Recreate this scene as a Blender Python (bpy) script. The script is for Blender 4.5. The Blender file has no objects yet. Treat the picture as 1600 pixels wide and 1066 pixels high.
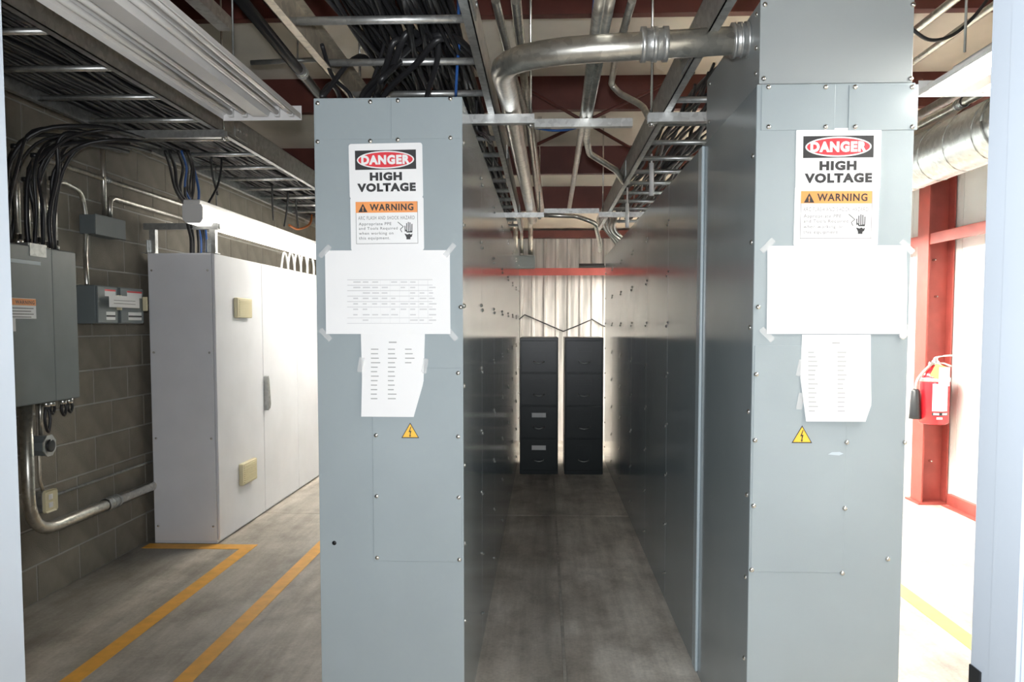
import bpy, bmesh, math, random
from mathutils import Vector, Matrix
random.seed(7)
S = bpy.context.scene
C = S.collection
PI = math.pi

# ------------------------------------------------------------------ camera
FPX, EYE, YAW, PITCH, SHY = 1290.0, 1.49, math.radians(2.26), math.radians(3.44), 51.5
cd = bpy.data.cameras.new('camera')
cd.sensor_fit = 'HORIZONTAL'
cd.sensor_width = 22.3
cd.lens = FPX / 1600 * 22.3
cd.shift_y = SHY / 1600
cd.clip_start = 0.05
cam = bpy.data.objects.new('camera', cd)
cam.location = (0, 0, EYE)
cam.rotation_euler = (PI / 2 - PITCH, 0, YAW)
C.objects.link(cam)
S.camera = cam

# ------------------------------------------------------------------ world, light, exposure
w = bpy.data.worlds.new('World')
S.world = w
w.use_nodes = True
w.node_tree.nodes['Background'].inputs[0].default_value = (0.93, 0.96, 1.0, 1)
w.node_tree.nodes['Background'].inputs[1].default_value = 0.33


def lamp(name, kind, loc, energy, color=(1, 1, 1), size=0.1, size_y=None, rot=(0, 0, 0), spread=None):
    l = bpy.data.lights.new(name, kind)
    l.energy = energy
    l.color = color
    if kind == 'AREA':
        l.size = size
        if size_y:
            l.shape = 'RECTANGLE'
            l.size_y = size_y
        if spread:
            l.spread = spread
    elif kind in ('POINT', 'SPOT'):
        l.shadow_soft_size = size
    if kind == 'SPOT':
        l.spot_size = math.radians(105)
        l.spot_blend = 0.9
    o = bpy.data.objects.new(name, l)
    o.location = loc
    o.rotation_euler = rot
    C.objects.link(o)
    return o


# the camera's own flash, above the lens
lamp('camera_flash', 'SPOT', (0.0, -0.02, EYE + 0.13), 190, (0.94, 0.97, 1.0), 0.04, rot=(math.radians(90), 0, math.radians(-3)))
S.view_settings.view_transform = 'Standard'
S.view_settings.look = 'None'
S.view_settings.gamma = 1
S.view_settings.use_curve_mapping = False
S.view_settings.exposure = 0.55


# ------------------------------------------------------------------ pixel + real distance -> point in the room
def at(px, py, X=None, Y=None, Z=None):
    f = Vector((-math.sin(YAW) * math.cos(PITCH), math.cos(YAW) * math.cos(PITCH), -math.sin(PITCH)))
    r = Vector((math.cos(YAW), math.sin(YAW), 0))
    u = r.cross(f)
    d = f + r * ((px - 800) / FPX) + u * ((533 + SHY - py) / FPX)
    if X is not None:
        t = X / d.x
    elif Y is not None:
        t = Y / d.y
    else:
        t = (Z - EYE) / d.z
    return d * t + Vector((0, 0, EYE))


# ------------------------------------------------------------------ materials
def new_mat(name):
    m = bpy.data.materials.new(name)
    m.use_nodes = True
    n = m.node_tree.nodes
    return m, n, m.node_tree.links, n['Principled BSDF']


def paint(name, col, rough=0.4, metal=0.0, var=0.06, scale=3.0, bump=0.0, bscale=200, spec=0.5, emit=None, estr=0, coat=0, stretch=(1, 1, 1)):
    m, n, l, b = new_mat(name)
    tc = n.new('ShaderNodeTexCoord')
    mp = n.new('ShaderNodeMapping')
    mp.inputs['Scale'].default_value = stretch
    l.new(tc.outputs['Object'], mp.inputs[0])
    nz = n.new('ShaderNodeTexNoise')
    nz.inputs['Scale'].default_value = scale
    nz.inputs['Detail'].default_value = 6
    l.new(mp.outputs[0], nz.inputs['Vector'])
    mr = n.new('ShaderNodeMapRange')
    mr.inputs[1].default_value = 0.33
    mr.inputs[2].default_value = 0.7
    mr.inputs[3].default_value = 1 - var
    mr.inputs[4].default_value = 1 + var
    l.new(nz.outputs['Fac'], mr.inputs[0])
    mx = n.new('ShaderNodeVectorMath')
    mx.operation = 'SCALE'
    mx.inputs[0].default_value = col
    l.new(mr.outputs[0], mx.inputs['Scale'])
    l.new(mx.outputs[0], b.inputs['Base Color'])
    b.inputs['Roughness'].default_value = rough
    b.inputs['Metallic'].default_value = metal
    b.inputs['Specular IOR Level'].default_value = spec
    if coat:
        b.inputs['Coat Weight'].default_value = coat
        b.inputs['Coat Roughness'].default_value = 0.12
    if bump:
        n2 = n.new('ShaderNodeTexNoise')
        n2.inputs['Scale'].default_value = bscale
        l.new(tc.outputs['Object'], n2.inputs['Vector'])
        bp = n.new('ShaderNodeBump')
        bp.inputs['Strength'].default_value = bump
        bp.inputs['Distance'].default_value = 0.004
        l.new(n2.outputs['Fac'], bp.inputs['Height'])
        l.new(bp.outputs[0], b.inputs['Normal'])
    if emit:
        b.inputs['Emission Color'].default_value = (*emit, 1)
        b.inputs['Emission Strength'].default_value = estr
    return m


def concrete():
    m, n, l, b = new_mat('floor_concrete')
    tc = n.new('ShaderNodeTexCoord')

    def noise(scale, det, stretch=(1, 1, 1), off=(0, 0, 0)):
        mp = n.new('ShaderNodeMapping')
        mp.inputs['Scale'].default_value = stretch
        mp.inputs['Location'].default_value = off
        l.new(tc.outputs['Object'], mp.inputs[0])
        z = n.new('ShaderNodeTexNoise')
        z.inputs['Scale'].default_value = scale
        z.inputs['Detail'].default_value = det
        z.inputs['Roughness'].default_value = 0.65
        l.new(mp.outputs[0], z.inputs['Vector'])
        return z.outputs['Fac']

    def ramp(src, *st):
        r = n.new('ShaderNodeValToRGB')
        while len(r.color_ramp.elements) < len(st):
            r.color_ramp.elements.new(0.5)
        for e, (p, c) in zip(r.color_ramp.elements, st):
            e.position = p
            e.color = (*c, 1)
        l.new(src, r.inputs[0])
        return r.outputs[0]

    def mix(mode, f, a, c):
        x = n.new('ShaderNodeMix')
        x.data_type = 'RGBA'
        x.blend_type = mode
        x.inputs[0].default_value = f
        l.new(a, x.inputs[6])
        l.new(c, x.inputs[7])
        return x.outputs[2]
    base = ramp(noise(1.6, 8), (0.30, (0.27, 0.245, 0.21)), (0.5, (0.36, 0.335, 0.295)), (0.72, (0.45, 0.425, 0.385)))
    blot = ramp(noise(3.2, 12, (1.2, 0.75, 1), (3, 1, 0)), (0.3, (0.5, 0.48, 0.46)), (0.55, (1, 1, 1)))
    streak = ramp(noise(3.0, 6, (4.5, 0.35, 1), (0, 7, 0)), (0.35, (0.78, 0.76, 0.74)), (0.62, (1.12, 1.12, 1.12)))
    grit = ramp(noise(60, 4), (0.3, (0.86, 0.86, 0.86)), (0.7, (1.1, 1.1, 1.1)))
    c = mix('MULTIPLY', 0.85, base, blot)
    c = mix('MULTIPLY', 0.8, c, streak)
    c = mix('MULTIPLY', 1.0, c, grit)
    # wear and stains in strips, with left-wall shade and corridor brightness painted in
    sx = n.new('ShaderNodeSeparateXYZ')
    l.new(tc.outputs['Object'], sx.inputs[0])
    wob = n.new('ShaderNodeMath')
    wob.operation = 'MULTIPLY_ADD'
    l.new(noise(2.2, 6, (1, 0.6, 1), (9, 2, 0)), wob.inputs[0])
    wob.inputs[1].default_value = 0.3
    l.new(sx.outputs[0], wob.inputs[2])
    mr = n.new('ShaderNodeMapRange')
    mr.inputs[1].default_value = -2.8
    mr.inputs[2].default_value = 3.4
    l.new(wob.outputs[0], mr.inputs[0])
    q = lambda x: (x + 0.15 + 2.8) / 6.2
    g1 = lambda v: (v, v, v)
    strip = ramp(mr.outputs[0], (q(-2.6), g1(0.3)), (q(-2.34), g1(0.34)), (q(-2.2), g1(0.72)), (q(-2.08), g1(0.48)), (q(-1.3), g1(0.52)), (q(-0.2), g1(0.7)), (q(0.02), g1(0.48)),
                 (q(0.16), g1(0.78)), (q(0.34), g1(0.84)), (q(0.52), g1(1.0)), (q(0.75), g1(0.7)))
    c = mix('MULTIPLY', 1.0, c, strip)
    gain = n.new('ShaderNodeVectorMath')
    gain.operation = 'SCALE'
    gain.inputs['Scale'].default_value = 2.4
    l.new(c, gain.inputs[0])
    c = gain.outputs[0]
    l.new(c, b.inputs['Base Color'])
    b.inputs['Roughness'].default_value = 0.55
    bp = n.new('ShaderNodeBump')
    bp.inputs['Strength'].default_value = 0.15
    bp.inputs['Distance'].default_value = 0.003
    l.new(noise(90, 4), bp.inputs['Height'])
    l.new(bp.outputs[0], b.inputs['Normal'])
    return m


def galv(name, col=(0.62, 0.63, 0.62), rough=0.38, metal=0.85):
    m, n, l, b = new_mat(name)
    tc = n.new('ShaderNodeTexCoord')
    v = n.new('ShaderNodeTexVoronoi')
    v.inputs['Scale'].default_value = 45
    l.new(tc.outputs['Object'], v.inputs['Vector'])
    z = n.new('ShaderNodeTexNoise')
    z.inputs['Scale'].default_value = 6
    z.inputs['Detail'].default_value = 6
    l.new(tc.outputs['Object'], z.inputs['Vector'])
    ad = n.new('ShaderNodeMath')
    ad.operation = 'ADD'
    l.new(v.outputs['Color'], ad.inputs[0])
    l.new(z.outputs['Fac'], ad.inputs[1])
    mr = n.new('ShaderNodeMapRange')
    mr.inputs[1].default_value = 0.33
    mr.inputs[2].default_value = 1.5
    mr.inputs[3].default_value = 0.72
    mr.inputs[4].default_value = 1.15
    l.new(ad.outputs[0], mr.inputs[0])
    mx = n.new('ShaderNodeVectorMath')
    mx.operation = 'SCALE'
    mx.inputs[0].default_value = col
    l.new(mr.outputs[0], mx.inputs['Scale'])
    l.new(mx.outputs[0], b.inputs['Base Color'])
    b.inputs['Metallic'].default_value = metal
    b.inputs['Roughness'].default_value = rough
    return m


M = {
    'grey': paint('switchgear_grey_enamel', (0.335, 0.385, 0.405), 0.11, 0, 0.05, 2.0, 0.04, 350),
    'grey2': paint('pull_box_grey_enamel', (0.33, 0.36, 0.365), 0.3, 0, 0.05, 2.0, 0.04, 350),
    'greyl': paint('light_grey_trim_enamel', (0.5, 0.58, 0.62), 0.3, 0, 0.04),
    'jamb': paint('door_frame_blue_grey_enamel', (0.54, 0.6, 0.67), 0.45, 0, 0.03),
    'panel': paint('panelboard_grey_enamel', (0.165, 0.19, 0.195), 0.4, 0, 0.08, 4),
    'rittal': paint('enclosure_light_grey_powder', (0.8, 0.81, 0.85), 0.5, 0, 0.03, 4, 0.1, 500),
    'cream': paint('cream_plastic', (0.74, 0.67, 0.45), 0.5),
    'file': paint('filing_cabinet_black_enamel', (0.016, 0.024, 0.027), 0.3, 0, 0.1, 5, spec=0.3),
    'steel': paint('bright_zinc', (0.8, 0.79, 0.76), 0.25, 1.0),
    'galv': galv('galvanised_steel'),
    'galvd': galv('dull_galvanised_steel', (0.42, 0.43, 0.42), 0.45, 0.8),
    'emt': galv('conduit_zinc', (0.68, 0.66, 0.6), 0.3, 0.9),
    'tan': galv('aged_tray_zinc', (0.6, 0.54, 0.44), 0.4, 0.6),
    'cable': paint('black_cable_jacket', (0.02, 0.02, 0.022), 0.38),
    'blue': paint('blue_cable_jacket', (0.03, 0.11, 0.36), 0.4),
    'wirew': paint('white_wire_jacket', (0.7, 0.7, 0.68), 0.4),
    'orange': paint('orange_cable_jacket', (0.55, 0.16, 0.04), 0.4),
    'black': paint('black_plastic', (0.015, 0.016, 0.018), 0.35),
    'white': paint('white_enamel', (0.82, 0.81, 0.8), 0.35, 0, 0.02),
    'tube': paint('frosted_tube_glass', (0.86, 0.85, 0.83), 0.2, 0, 0.01),
    'lit': paint('lit_tube', (0.9, 0.9, 0.88), 0.3, 0, 0.0, emit=(1.0, 0.97, 0.9), estr=44),
    'litdim': paint('left_fill_tube', (0.9, 0.9, 0.88), 0.3, 0, 0.0, emit=(1.0, 0.94, 0.84), estr=50),  # tubes of the added fill light in the left aisle
    'litfar': paint('right_fill_tube', (0.9, 0.9, 0.88), 0.3, 0, 0.0, emit=(1.0, 0.97, 0.9), estr=135),  # tubes of the added fill light in the right aisle
    'lens': paint('lit_acrylic_lens', (0.9, 0.9, 0.88), 0.3, 0, 0.0, emit=(1.0, 0.95, 0.88), estr=1.5),
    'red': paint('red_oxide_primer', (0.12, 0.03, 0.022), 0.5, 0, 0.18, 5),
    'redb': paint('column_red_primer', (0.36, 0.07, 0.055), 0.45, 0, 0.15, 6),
    'insul': paint('white_vinyl_insulation', (0.8, 0.74, 0.64), 0.5, 0, 0.08, 3),
    'wallw': paint('white_wall_liner', (0.85, 0.83, 0.79), 0.5, 0, 0.04, 1.5),
    'wallf': paint('front_wall_grey_paint', (0.42, 0.42, 0.41), 0.6, 0, 0.04, 1.5),
    'wallb': paint('weathered_white_wall_sheet', (0.62, 0.6, 0.57), 0.45, 0, 0.4, 2.5, stretch=(6, 1, 0.5)),
    'cmu': paint('concrete_block', (0.23, 0.208, 0.168), 0.85, 0, 0.14, 7, 0.7, 160),
    'mortar': paint('mortar', (0.36, 0.35, 0.32), 0.9, 0, 0.1, 9, 0.4, 200),
    'yellow': paint('yellow_floor_tape', (0.85, 0.43, 0.055), 0.5, 0, 0.1, 14),
    'yellowr': paint('pale_yellow_floor_tape', (0.85, 0.62, 0.16), 0.5, 0, 0.08, 14),
    'sign': paint('white_vinyl_sign', (0.85, 0.85, 0.85), 0.35, 0, 0.01),
    'paper': paint('white_paper', (0.86, 0.86, 0.86), 0.7, 0, 0.01),
    'ink': paint('black_ink', (0.02, 0.02, 0.022), 0.5),
    'inkg': paint('grey_ink', (0.15, 0.15, 0.15), 0.6),
    'inkl': paint('faint_ink', (0.62, 0.62, 0.63), 0.7),
    'inkm': paint('mid_grey_ink', (0.38, 0.38, 0.38), 0.6),
    'inkred': paint('red_ink', (0.72, 0.035, 0.05), 0.4),
    'inkor': paint('orange_ink', (0.85, 0.32, 0.09), 0.45),
    'haz': paint('hazard_yellow', (0.95, 0.55, 0.06), 0.4),
    'ext': paint('extinguisher_red', (0.62, 0.02, 0.03), 0.2, 0, 0.03, coat=0.5),
    'tagy': paint('yellow_tag', (0.9, 0.72, 0.16), 0.6),
    'sealant': paint('joint_sealant', (0.42, 0.39, 0.34), 0.7, 0, 0.2, 20),
    'dark': paint('dark_void', (0.03, 0.03, 0.03), 0.8),
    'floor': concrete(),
}
# sticky tape: clear film
mt, n_, l_, b_ = new_mat('clear_tape')
b_.inputs['Base Color'].default_value = (0.85, 0.86, 0.86, 1)
b_.inputs['Roughness'].default_value = 0.3
b_.inputs['Alpha'].default_value = 0.32
M['tape'] = mt


# ------------------------------------------------------------------ mesh builder
class MB:
    def __init__(s):
        s.v, s.f, s.sm = [], [], []

    def add(s, vs, fs, smooth=False):
        o = len(s.v)
        s.v += [tuple(v) for v in vs]
        s.f += [tuple(i + o for i in f) for f in fs]
        s.sm += [smooth] * len(fs)
        return s

    def box(s, x0, x1, y0, y1, z0, z1, bev=0):
        x0, x1 = min(x0, x1), max(x0, x1)
        y0, y1 = min(y0, y1), max(y0, y1)
        z0, z1 = min(z0, z1), max(z0, z1)
        if not bev:
            vs = [(x, y, z) for x in (x0, x1) for y in (y0, y1) for z in (z0, z1)]
            return s.add(vs, [(0, 1, 3, 2), (4, 6, 7, 5), (0, 4, 5, 1), (2, 3, 7, 6), (0, 2, 6, 4), (1, 5, 7, 3)])
        bm = bmesh.new()
        bmesh.ops.create_cube(bm, size=1)
        bmesh.ops.scale(bm, vec=(x1 - x0, y1 - y0, z1 - z0), verts=bm.verts)
        bmesh.ops.translate(bm, vec=((x0 + x1) / 2, (y0 + y1) / 2, (z0 + z1) / 2), verts=bm.verts)
        bmesh.ops.bevel(bm, geom=bm.edges[:], offset=bev, segments=1, affect='EDGES')
        bm.verts.index_update()
        s.add([v.co[:] for v in bm.verts], [[v.index for v in f.verts] for f in bm.faces])
        bm.free()
        return s

    def prism(s, poly, d, plane='XZ', at_=0.0):
        """poly in a plane, extruded by d along the third axis from at_"""
        n = len(poly)
        if plane == 'XZ':
            mk = lambda p, q: (p[0], q, p[1])
        elif plane == 'YZ':
            mk = lambda p, q: (q, p[0], p[1])
        else:
            mk = lambda p, q: (p[0], p[1], q)
        vs = [mk(p, at_) for p in poly] + [mk(p, at_ + d) for p in poly]
        fs = [tuple(range(n)), tuple(range(2 * n - 1, n - 1, -1))] + [(i, (i + 1) % n + 0, (i + 1) % n + n, i + n) for i in range(n)]
        return s.add(vs, fs)

    def tube(s, pts, r, n=8, cap=True):
        pts = [Vector(p) for p in pts]
        k = len(pts)
        t0 = (pts[1] - pts[0]).normalized()
        a = t0.orthogonal().normalized()
        vs, fs = [], []
        pt = t0
        for i, p in enumerate(pts):
            t = (pts[min(i + 1, k - 1)] - pts[max(i - 1, 0)]).normalized()
            q = pt.rotation_difference(t)
            a = (q @ a)
            a = (a - t * a.dot(t)).normalized()
            pt = t
            b = t.cross(a)
            for j in range(n):
                g = 2 * PI * j / n
                vs.append(p + (a * math.cos(g) + b * math.sin(g)) * r)
        for i in range(k - 1):
            for j in range(n):
                fs.append((i * n + j, i * n + (j + 1) % n, (i + 1) * n + (j + 1) % n, (i + 1) * n + j))
        s.add(vs, fs, True)
        if cap:
            o = len(s.v) - len(vs)
            s.f += [tuple(o + j for j in reversed(range(n))), tuple(o + (k - 1) * n + j for j in range(n))]
            s.sm += [False, False]
        return s

    def lathe(s, prof, c=(0, 0, 0), axis='Z', n=20):
        vs, fs = [], []
        c = Vector(c)
        for (r, h) in prof:
            for j in range(n):
                g = 2 * PI * j / n
                x, y = r * math.cos(g), r * math.sin(g)
                p = {'Z': (x, y, h), 'Y': (x, h, y), 'X': (h, x, y)}[axis]
                vs.append(c + Vector(p))
        for i in range(len(prof) - 1):
            for j in range(n):
                fs.append((i * n + j, i * n + (j + 1) % n, (i + 1) * n + (j + 1) % n, (i + 1) * n + j))
        fs.append(tuple(range(n)))
        fs.append(tuple((len(prof) - 1) * n + j for j in range(n)))
        return s.add(vs, fs, True)

    def mesh(s, name, mat):
        me = bpy.data.meshes.new(name)
        me.from_pydata(s.v, [], s.f)
        me.polygons.foreach_set('use_smooth', s.sm)
        me.materials.append(mat)
        bm = bmesh.new()
        bm.from_mesh(me)
        bmesh.ops.recalc_face_normals(bm, faces=bm.faces)
        bm.to_mesh(me)
        bm.free()
        me.update()
        return me


def root_of(o):
    v = Vector((0, 0, 0))
    while o is not None:
        v += o.location
        o = o.parent
    return v


def link(name, me, parent=None, loc=None, smooth_angle=None):
    o = bpy.data.objects.new(name, me)
    C.objects.link(o)
    if parent is not None:
        o.parent = parent
        o.location = -root_of(parent) if loc is None else Vector(loc) - root_of(parent)
    elif loc is not None:
        o.location = loc
    return o


def obj(name, mb, mat, parent=None, label=None, kind=None):
    o = link(name, mb.mesh(name, M[mat] if isinstance(mat, str) else mat), parent)
    if label:
        o['label'] = label
    if kind:
        o['kind'] = kind
    return o


def tag(o, label, cat, group=None):
    o['label'] = label
    o['category'] = cat
    if group:
        o['group'] = group
    return o


def one(name, mb, mat, label, cat, group=None):
    """a thing that is one mesh; its origin goes to its own centre"""
    v = [Vector(p) for p in mb.v]
    lo = Vector([min(p[i] for p in v) for i in range(3)])
    hi = Vector([max(p[i] for p in v) for i in range(3)])
    c = (lo + hi) / 2
    mb.v = [tuple(p - c) for p in v]
    o = link(name, mb.mesh(name, M[mat]), None, c)
    return tag(o, label, cat, group)


def thing(name, label, cat, loc=(0, 0, 0), group=None):
    o = bpy.data.objects.new(name, None)
    o.empty_display_size = 0.1
    C.objects.link(o)
    o.location = loc
    return tag(o, label, cat, group)


def struct(name, mb, mat, parent=None):
    o = obj(name, mb, mat, parent)
    if parent is None:
        o['kind'] = 'structure'
    return o


def dup(root, loc, label=None, group=None):
    r = root.copy()
    C.objects.link(r)
    r.location = loc
    if label:
        r['label'] = label
    if group:
        r['group'] = group
    for ch in list(root.children):
        c = ch.copy()
        C.objects.link(c)
        c.parent = r
        for g in list(ch.children):
            d = g.copy()
            C.objects.link(d)
            d.parent = c
    return r


def fillet(pts, R, n=6):
    pts = [Vector(p) for p in pts]
    out = [pts[0]]
    for i in range(1, len(pts) - 1):
        a, b, c = pts[i - 1], pts[i], pts[i + 1]
        u, v = (a - b).normalized(), (c - b).normalized()
        ang = u.angle(v)
        if ang > PI - 0.02:
            out.append(b)
            continue
        d = min(R / math.tan(ang / 2), (a - b).length * 0.49, (c - b).length * 0.49)
        p, q = b + u * d, b + v * d
        for k in range(n + 1):
            t = k / n
            out.append(p * (1 - t) ** 2 + b * 2 * t * (1 - t) + q * t * t)
    out.append(pts[-1])
    return out


def smooth_path(pts, n=5):
    """Catmull-Rom through the points"""
    p = [Vector(q) for q in pts]
    p = [p[0] * 2 - p[1]] + p + [p[-1] * 2 - p[-2]]
    out = []
    for i in range(1, len(p) - 2):
        for k in range(n):
            t = k / n
            out.append(0.5 * ((2 * p[i]) + (p[i + 1] - p[i - 1]) * t + (2 * p[i - 1] - 5 * p[i] + 4 * p[i + 1] - p[i + 2]) * t * t
                              + (3 * p[i] - p[i - 1] - 3 * p[i + 1] + p[i + 2]) * t ** 3))
    out.append(p[-2])
    return out


# screws: one shared mesh, head along +X in its own frame
_sb = MB().lathe([(0.0085, 0.0), (0.0085, 0.002), (0.006, 0.0055), (0.002, 0.007)], axis='X', n=8)
SCREW = _sb.mesh('screw', M['steel'])


def screw(parent, p, n):
    o = link('screw', SCREW, parent, p)
    o.rotation_euler = Vector((1, 0, 0)).rotation_difference(Vector(n)).to_euler()
    return o


def text_mesh(s, x0, x1, z0, z1, mat, parent, y, bold=0.0, name='lettering', face='-Y', xpos=None, label=None):
    """lettering fitted to a box; face '-Y' lies in XZ, face '+X' lies in YZ (x0..x1 are then Y)"""
    cu = bpy.data.curves.new(name, 'FONT')
    cu.body = s
    cu.size = 1
    cu.offset = bold
    cu.resolution_u = 3
    cu.space_character = 1.15
    t = bpy.data.objects.new(name, cu)
    C.objects.link(t)
    bpy.context.view_layer.update()
    me = bpy.data.meshes.new_from_object(t.evaluated_get(bpy.context.evaluated_depsgraph_get()))
    bpy.data.objects.remove(t)
    xs = [v.co.x for v in me.vertices]
    ys = [v.co.y for v in me.vertices]
    ax, bx, ay, by = min(xs), max(xs), min(ys), max(ys)
    for v in me.vertices:
        a = x0 + (v.co.x - ax) / (bx - ax) * (x1 - x0)
        z = z0 + (v.co.y - ay) / (by - ay) * (z1 - z0)
        v.co = (a, y, z) if face == '-Y' else (y, a, z)
    me.materials.clear()
    me.materials.append(M[mat])
    o = link(name, me, parent)
    return o


# ================================================================== SETTING
XL, XR, YB, YF = -2.72, 3.342, 10.5, 1.4


def roof(y):
    return 2.75 + 0.17 * (10 - y)


# floor: slabs parted by joints
fl = struct('floor', MB().box(XL - 0.1, XR + 0.1, -1.2, YB + 0.1, -0.12, -0.012), 'dark')
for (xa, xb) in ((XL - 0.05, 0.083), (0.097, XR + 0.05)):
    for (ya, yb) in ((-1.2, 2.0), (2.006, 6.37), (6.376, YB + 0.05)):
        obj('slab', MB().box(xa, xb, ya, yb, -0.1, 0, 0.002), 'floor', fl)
obj('joint_sealant', MB().box(0.083, 0.097, -1.2, YB, -0.1, 0.0015), 'sealant', fl)
# floor tape
one('floor_tape', MB().box(-2.02, -1.935, 1.45, 5.318, 0, 0.0025), 'yellow', 'long yellow floor tape line meeting the short one by the light grey enclosure', 'tape')
one('floor_tape', MB().box(-2.68, -1.935, 5.32, 5.435, 0, 0.0025), 'yellow', 'short yellow floor tape line laid across in front of the light grey enclosure', 'tape')
one('floor_tape', MB().box(-1.545, -1.465, 1.45, 9.4, 0, 0.0025), 'yellow', 'long yellow floor tape line disappearing behind the left switchgear', 'tape')
one('floor_tape', MB().box(1.955, 2.05, 1.45, 9.4, 0, 0.0025), 'yellowr', 'pale yellow floor tape line on the bright floor right of the switchgear', 'tape')

# left wall of concrete blocks
wl = struct('wall_left', MB().prism([(YF, 0), (YB, 0), (YB, roof(YB) + 0.05), (YF, roof(YF) + 0.05)], -0.2, 'YZ', XL - 0.0035), 'mortar')
blk = {}
rest = MB()
for k in range(22):
    z0 = k * 0.2032
    y = YF + 0.02 - (0.2 if k % 2 else 0)
    while y < YB:
        a, b = max(y, YF), min(y + 0.397, YB)
        y += 0.4064
        if b - a < 0.05 or z0 + 0.194 > roof(b):
            continue
        if k < 15 and a > 2.55 and b < 9.0:
            key = round(b - a, 3)
            if key not in blk:
                blk[key] = MB().box(-0.05, 0, -key / 2, key / 2, -0.097, 0.097, 0.003).mesh('block', M['cmu'])
            o = link('block', blk[key], wl, (XL + random.uniform(-0.0015, 0.0015), (a + b) / 2, z0 + 0.098))
        else:
            rest.box(XL - 0.05, XL, a, b, z0 + 0.001, z0 + 0.195)
obj('block', rest, 'cmu', wl, kind='stuff')

# back wall: ribbed white sheets, red girt
wb = struct('wall_back', MB().box(XL - 0.2, XR + 0.2, YB + 0.02, YB + 0.1, 0, roof(YB) + 0.1), 'wallb')
x = XL
while x < XR:
    p = MB().box(x, x + 0.296, YB, YB + 0.02, 0, roof(YB))
    for q in (0.0, 0.148):
        p.prism([(x + q, YB), (x + q + 0.014, YB - 0.016), (x + q + 0.034, YB - 0.016), (x + q + 0.048, YB)], roof(YB), 'XY', 0)
    obj('wall_sheet', p, 'wallb', wb)
    x += 0.3
zg = at(870, 425, Y=YB - 0.15).z
g = MB().box(XL, XR, YB - 0.19, YB - 0.016, zg + 0.03, zg + 0.045)
g.box(XL, XR, YB - 0.19, YB - 0.18, zg - 0.045, zg + 0.03)
obj('girt', g, 'redb', wb)
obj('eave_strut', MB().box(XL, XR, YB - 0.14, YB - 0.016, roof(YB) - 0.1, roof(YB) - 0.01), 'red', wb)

# right wall: white liner sheets, red columns, girt
wr = struct('wall_right', MB().prism([(YF, 0), (YB, 0), (YB, roof(YB) + 0.05), (YF, roof(YF) + 0.05)], 0.1, 'YZ', XR + 0.03), 'wallw')
y = YF
while y < YB:
    e = min(y + 0.9, YB)
    obj('liner_sheet', MB().prism([(y + 0.003, 0.0), (e - 0.003, 0.0), (e - 0.003, roof(e)), (y + 0.003, roof(y))], 0.03, 'YZ', XR), 'wallw', wr)
    y += 0.9


def column(yc):
    c = MB()
    zt = roof(yc) - 0.27
    c.box(3.122, 3.134, yc - 0.1, yc + 0.1, 0.015, zt)
    c.box(3.134, 3.322, yc - 0.004, yc + 0.004, 0.015, zt)
    c.box(3.322, 3.334, yc - 0.1, yc + 0.1, 0.015, zt)
    o = obj('column', c, 'redb', wr)
    obj('base_plate', MB().box(3.09, 3.336, yc - 0.13, yc + 0.13, 0, 0.015), 'redb', o)
    b = MB()
    for z in (0.35, 1.05, 1.72, 2.02):
        b.lathe([(0.011, 0), (0.011, 0.035), (0.004, 0.045)], (3.225 + 0.03 * math.sin(z * 9), yc - 0.005, z), 'Y', 8)
        b.v[-24:] = [(p[0], 2 * (yc - 0.005) - p[1], p[2]) for p in b.v[-24:]]
    obj('bolt', b, 'steel', o, kind='stuff')


for yc in (4.0, 7.0, 10.0):
    column(yc)
g = MB().box(3.132, 3.34, YF, 6.9, 2.215, 2.227).box(3.132, 3.144, YF, 6.9, 2.14, 2.215)
obj('girt', g, 'redb', wr)
g = MB().box(3.132, 3.34, 7.1, YB - 0.2, 2.215, 2.227).box(3.132, 3.144, 7.1, YB - 0.2, 2.14, 2.215)
obj('girt', g, 'redb', wr)
bb = MB().box(3.307, 3.341, YF, 6.85, 0.0, 0.1).box(3.262, 3.307, YF, 6.85, 0.0, 0.012)
struct('baseboard_right', bb, 'redb')

# ceiling: white faced insulation over red purlins running across
ce = struct('ceiling', MB().prism([(-1.3, roof(-1.3)), (YB + 0.1, roof(YB + 0.1)), (YB + 0.1, roof(YB + 0.1) + 0.1), (-1.3, roof(-1.3) + 0.1)], XR - XL + 0.5, 'YZ', XL - 0.25), 'insul')
for yp in (2.45, 3.75, 5.06, 6.38, 7.75, 8.85):
    z = roof(yp)
    pr = MB().box(XL, XR, yp - 0.004, yp + 0.004, z - 0.25, z)
    pr.box(XL, XR, yp, yp + 0.07, z - 0.25, z - 0.243).box(XL, XR, yp + 0.063, yp + 0.07, z - 0.243, z - 0.225)
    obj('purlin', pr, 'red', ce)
obj('rafter', MB().prism([(YF, roof(YF) - 0.26), (YB, roof(YB) - 0.26), (YB, roof(YB) - 0.28), (YF, roof(YF) - 0.28)], 0.2, 'YZ', 3.122), 'red', ce)

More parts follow.
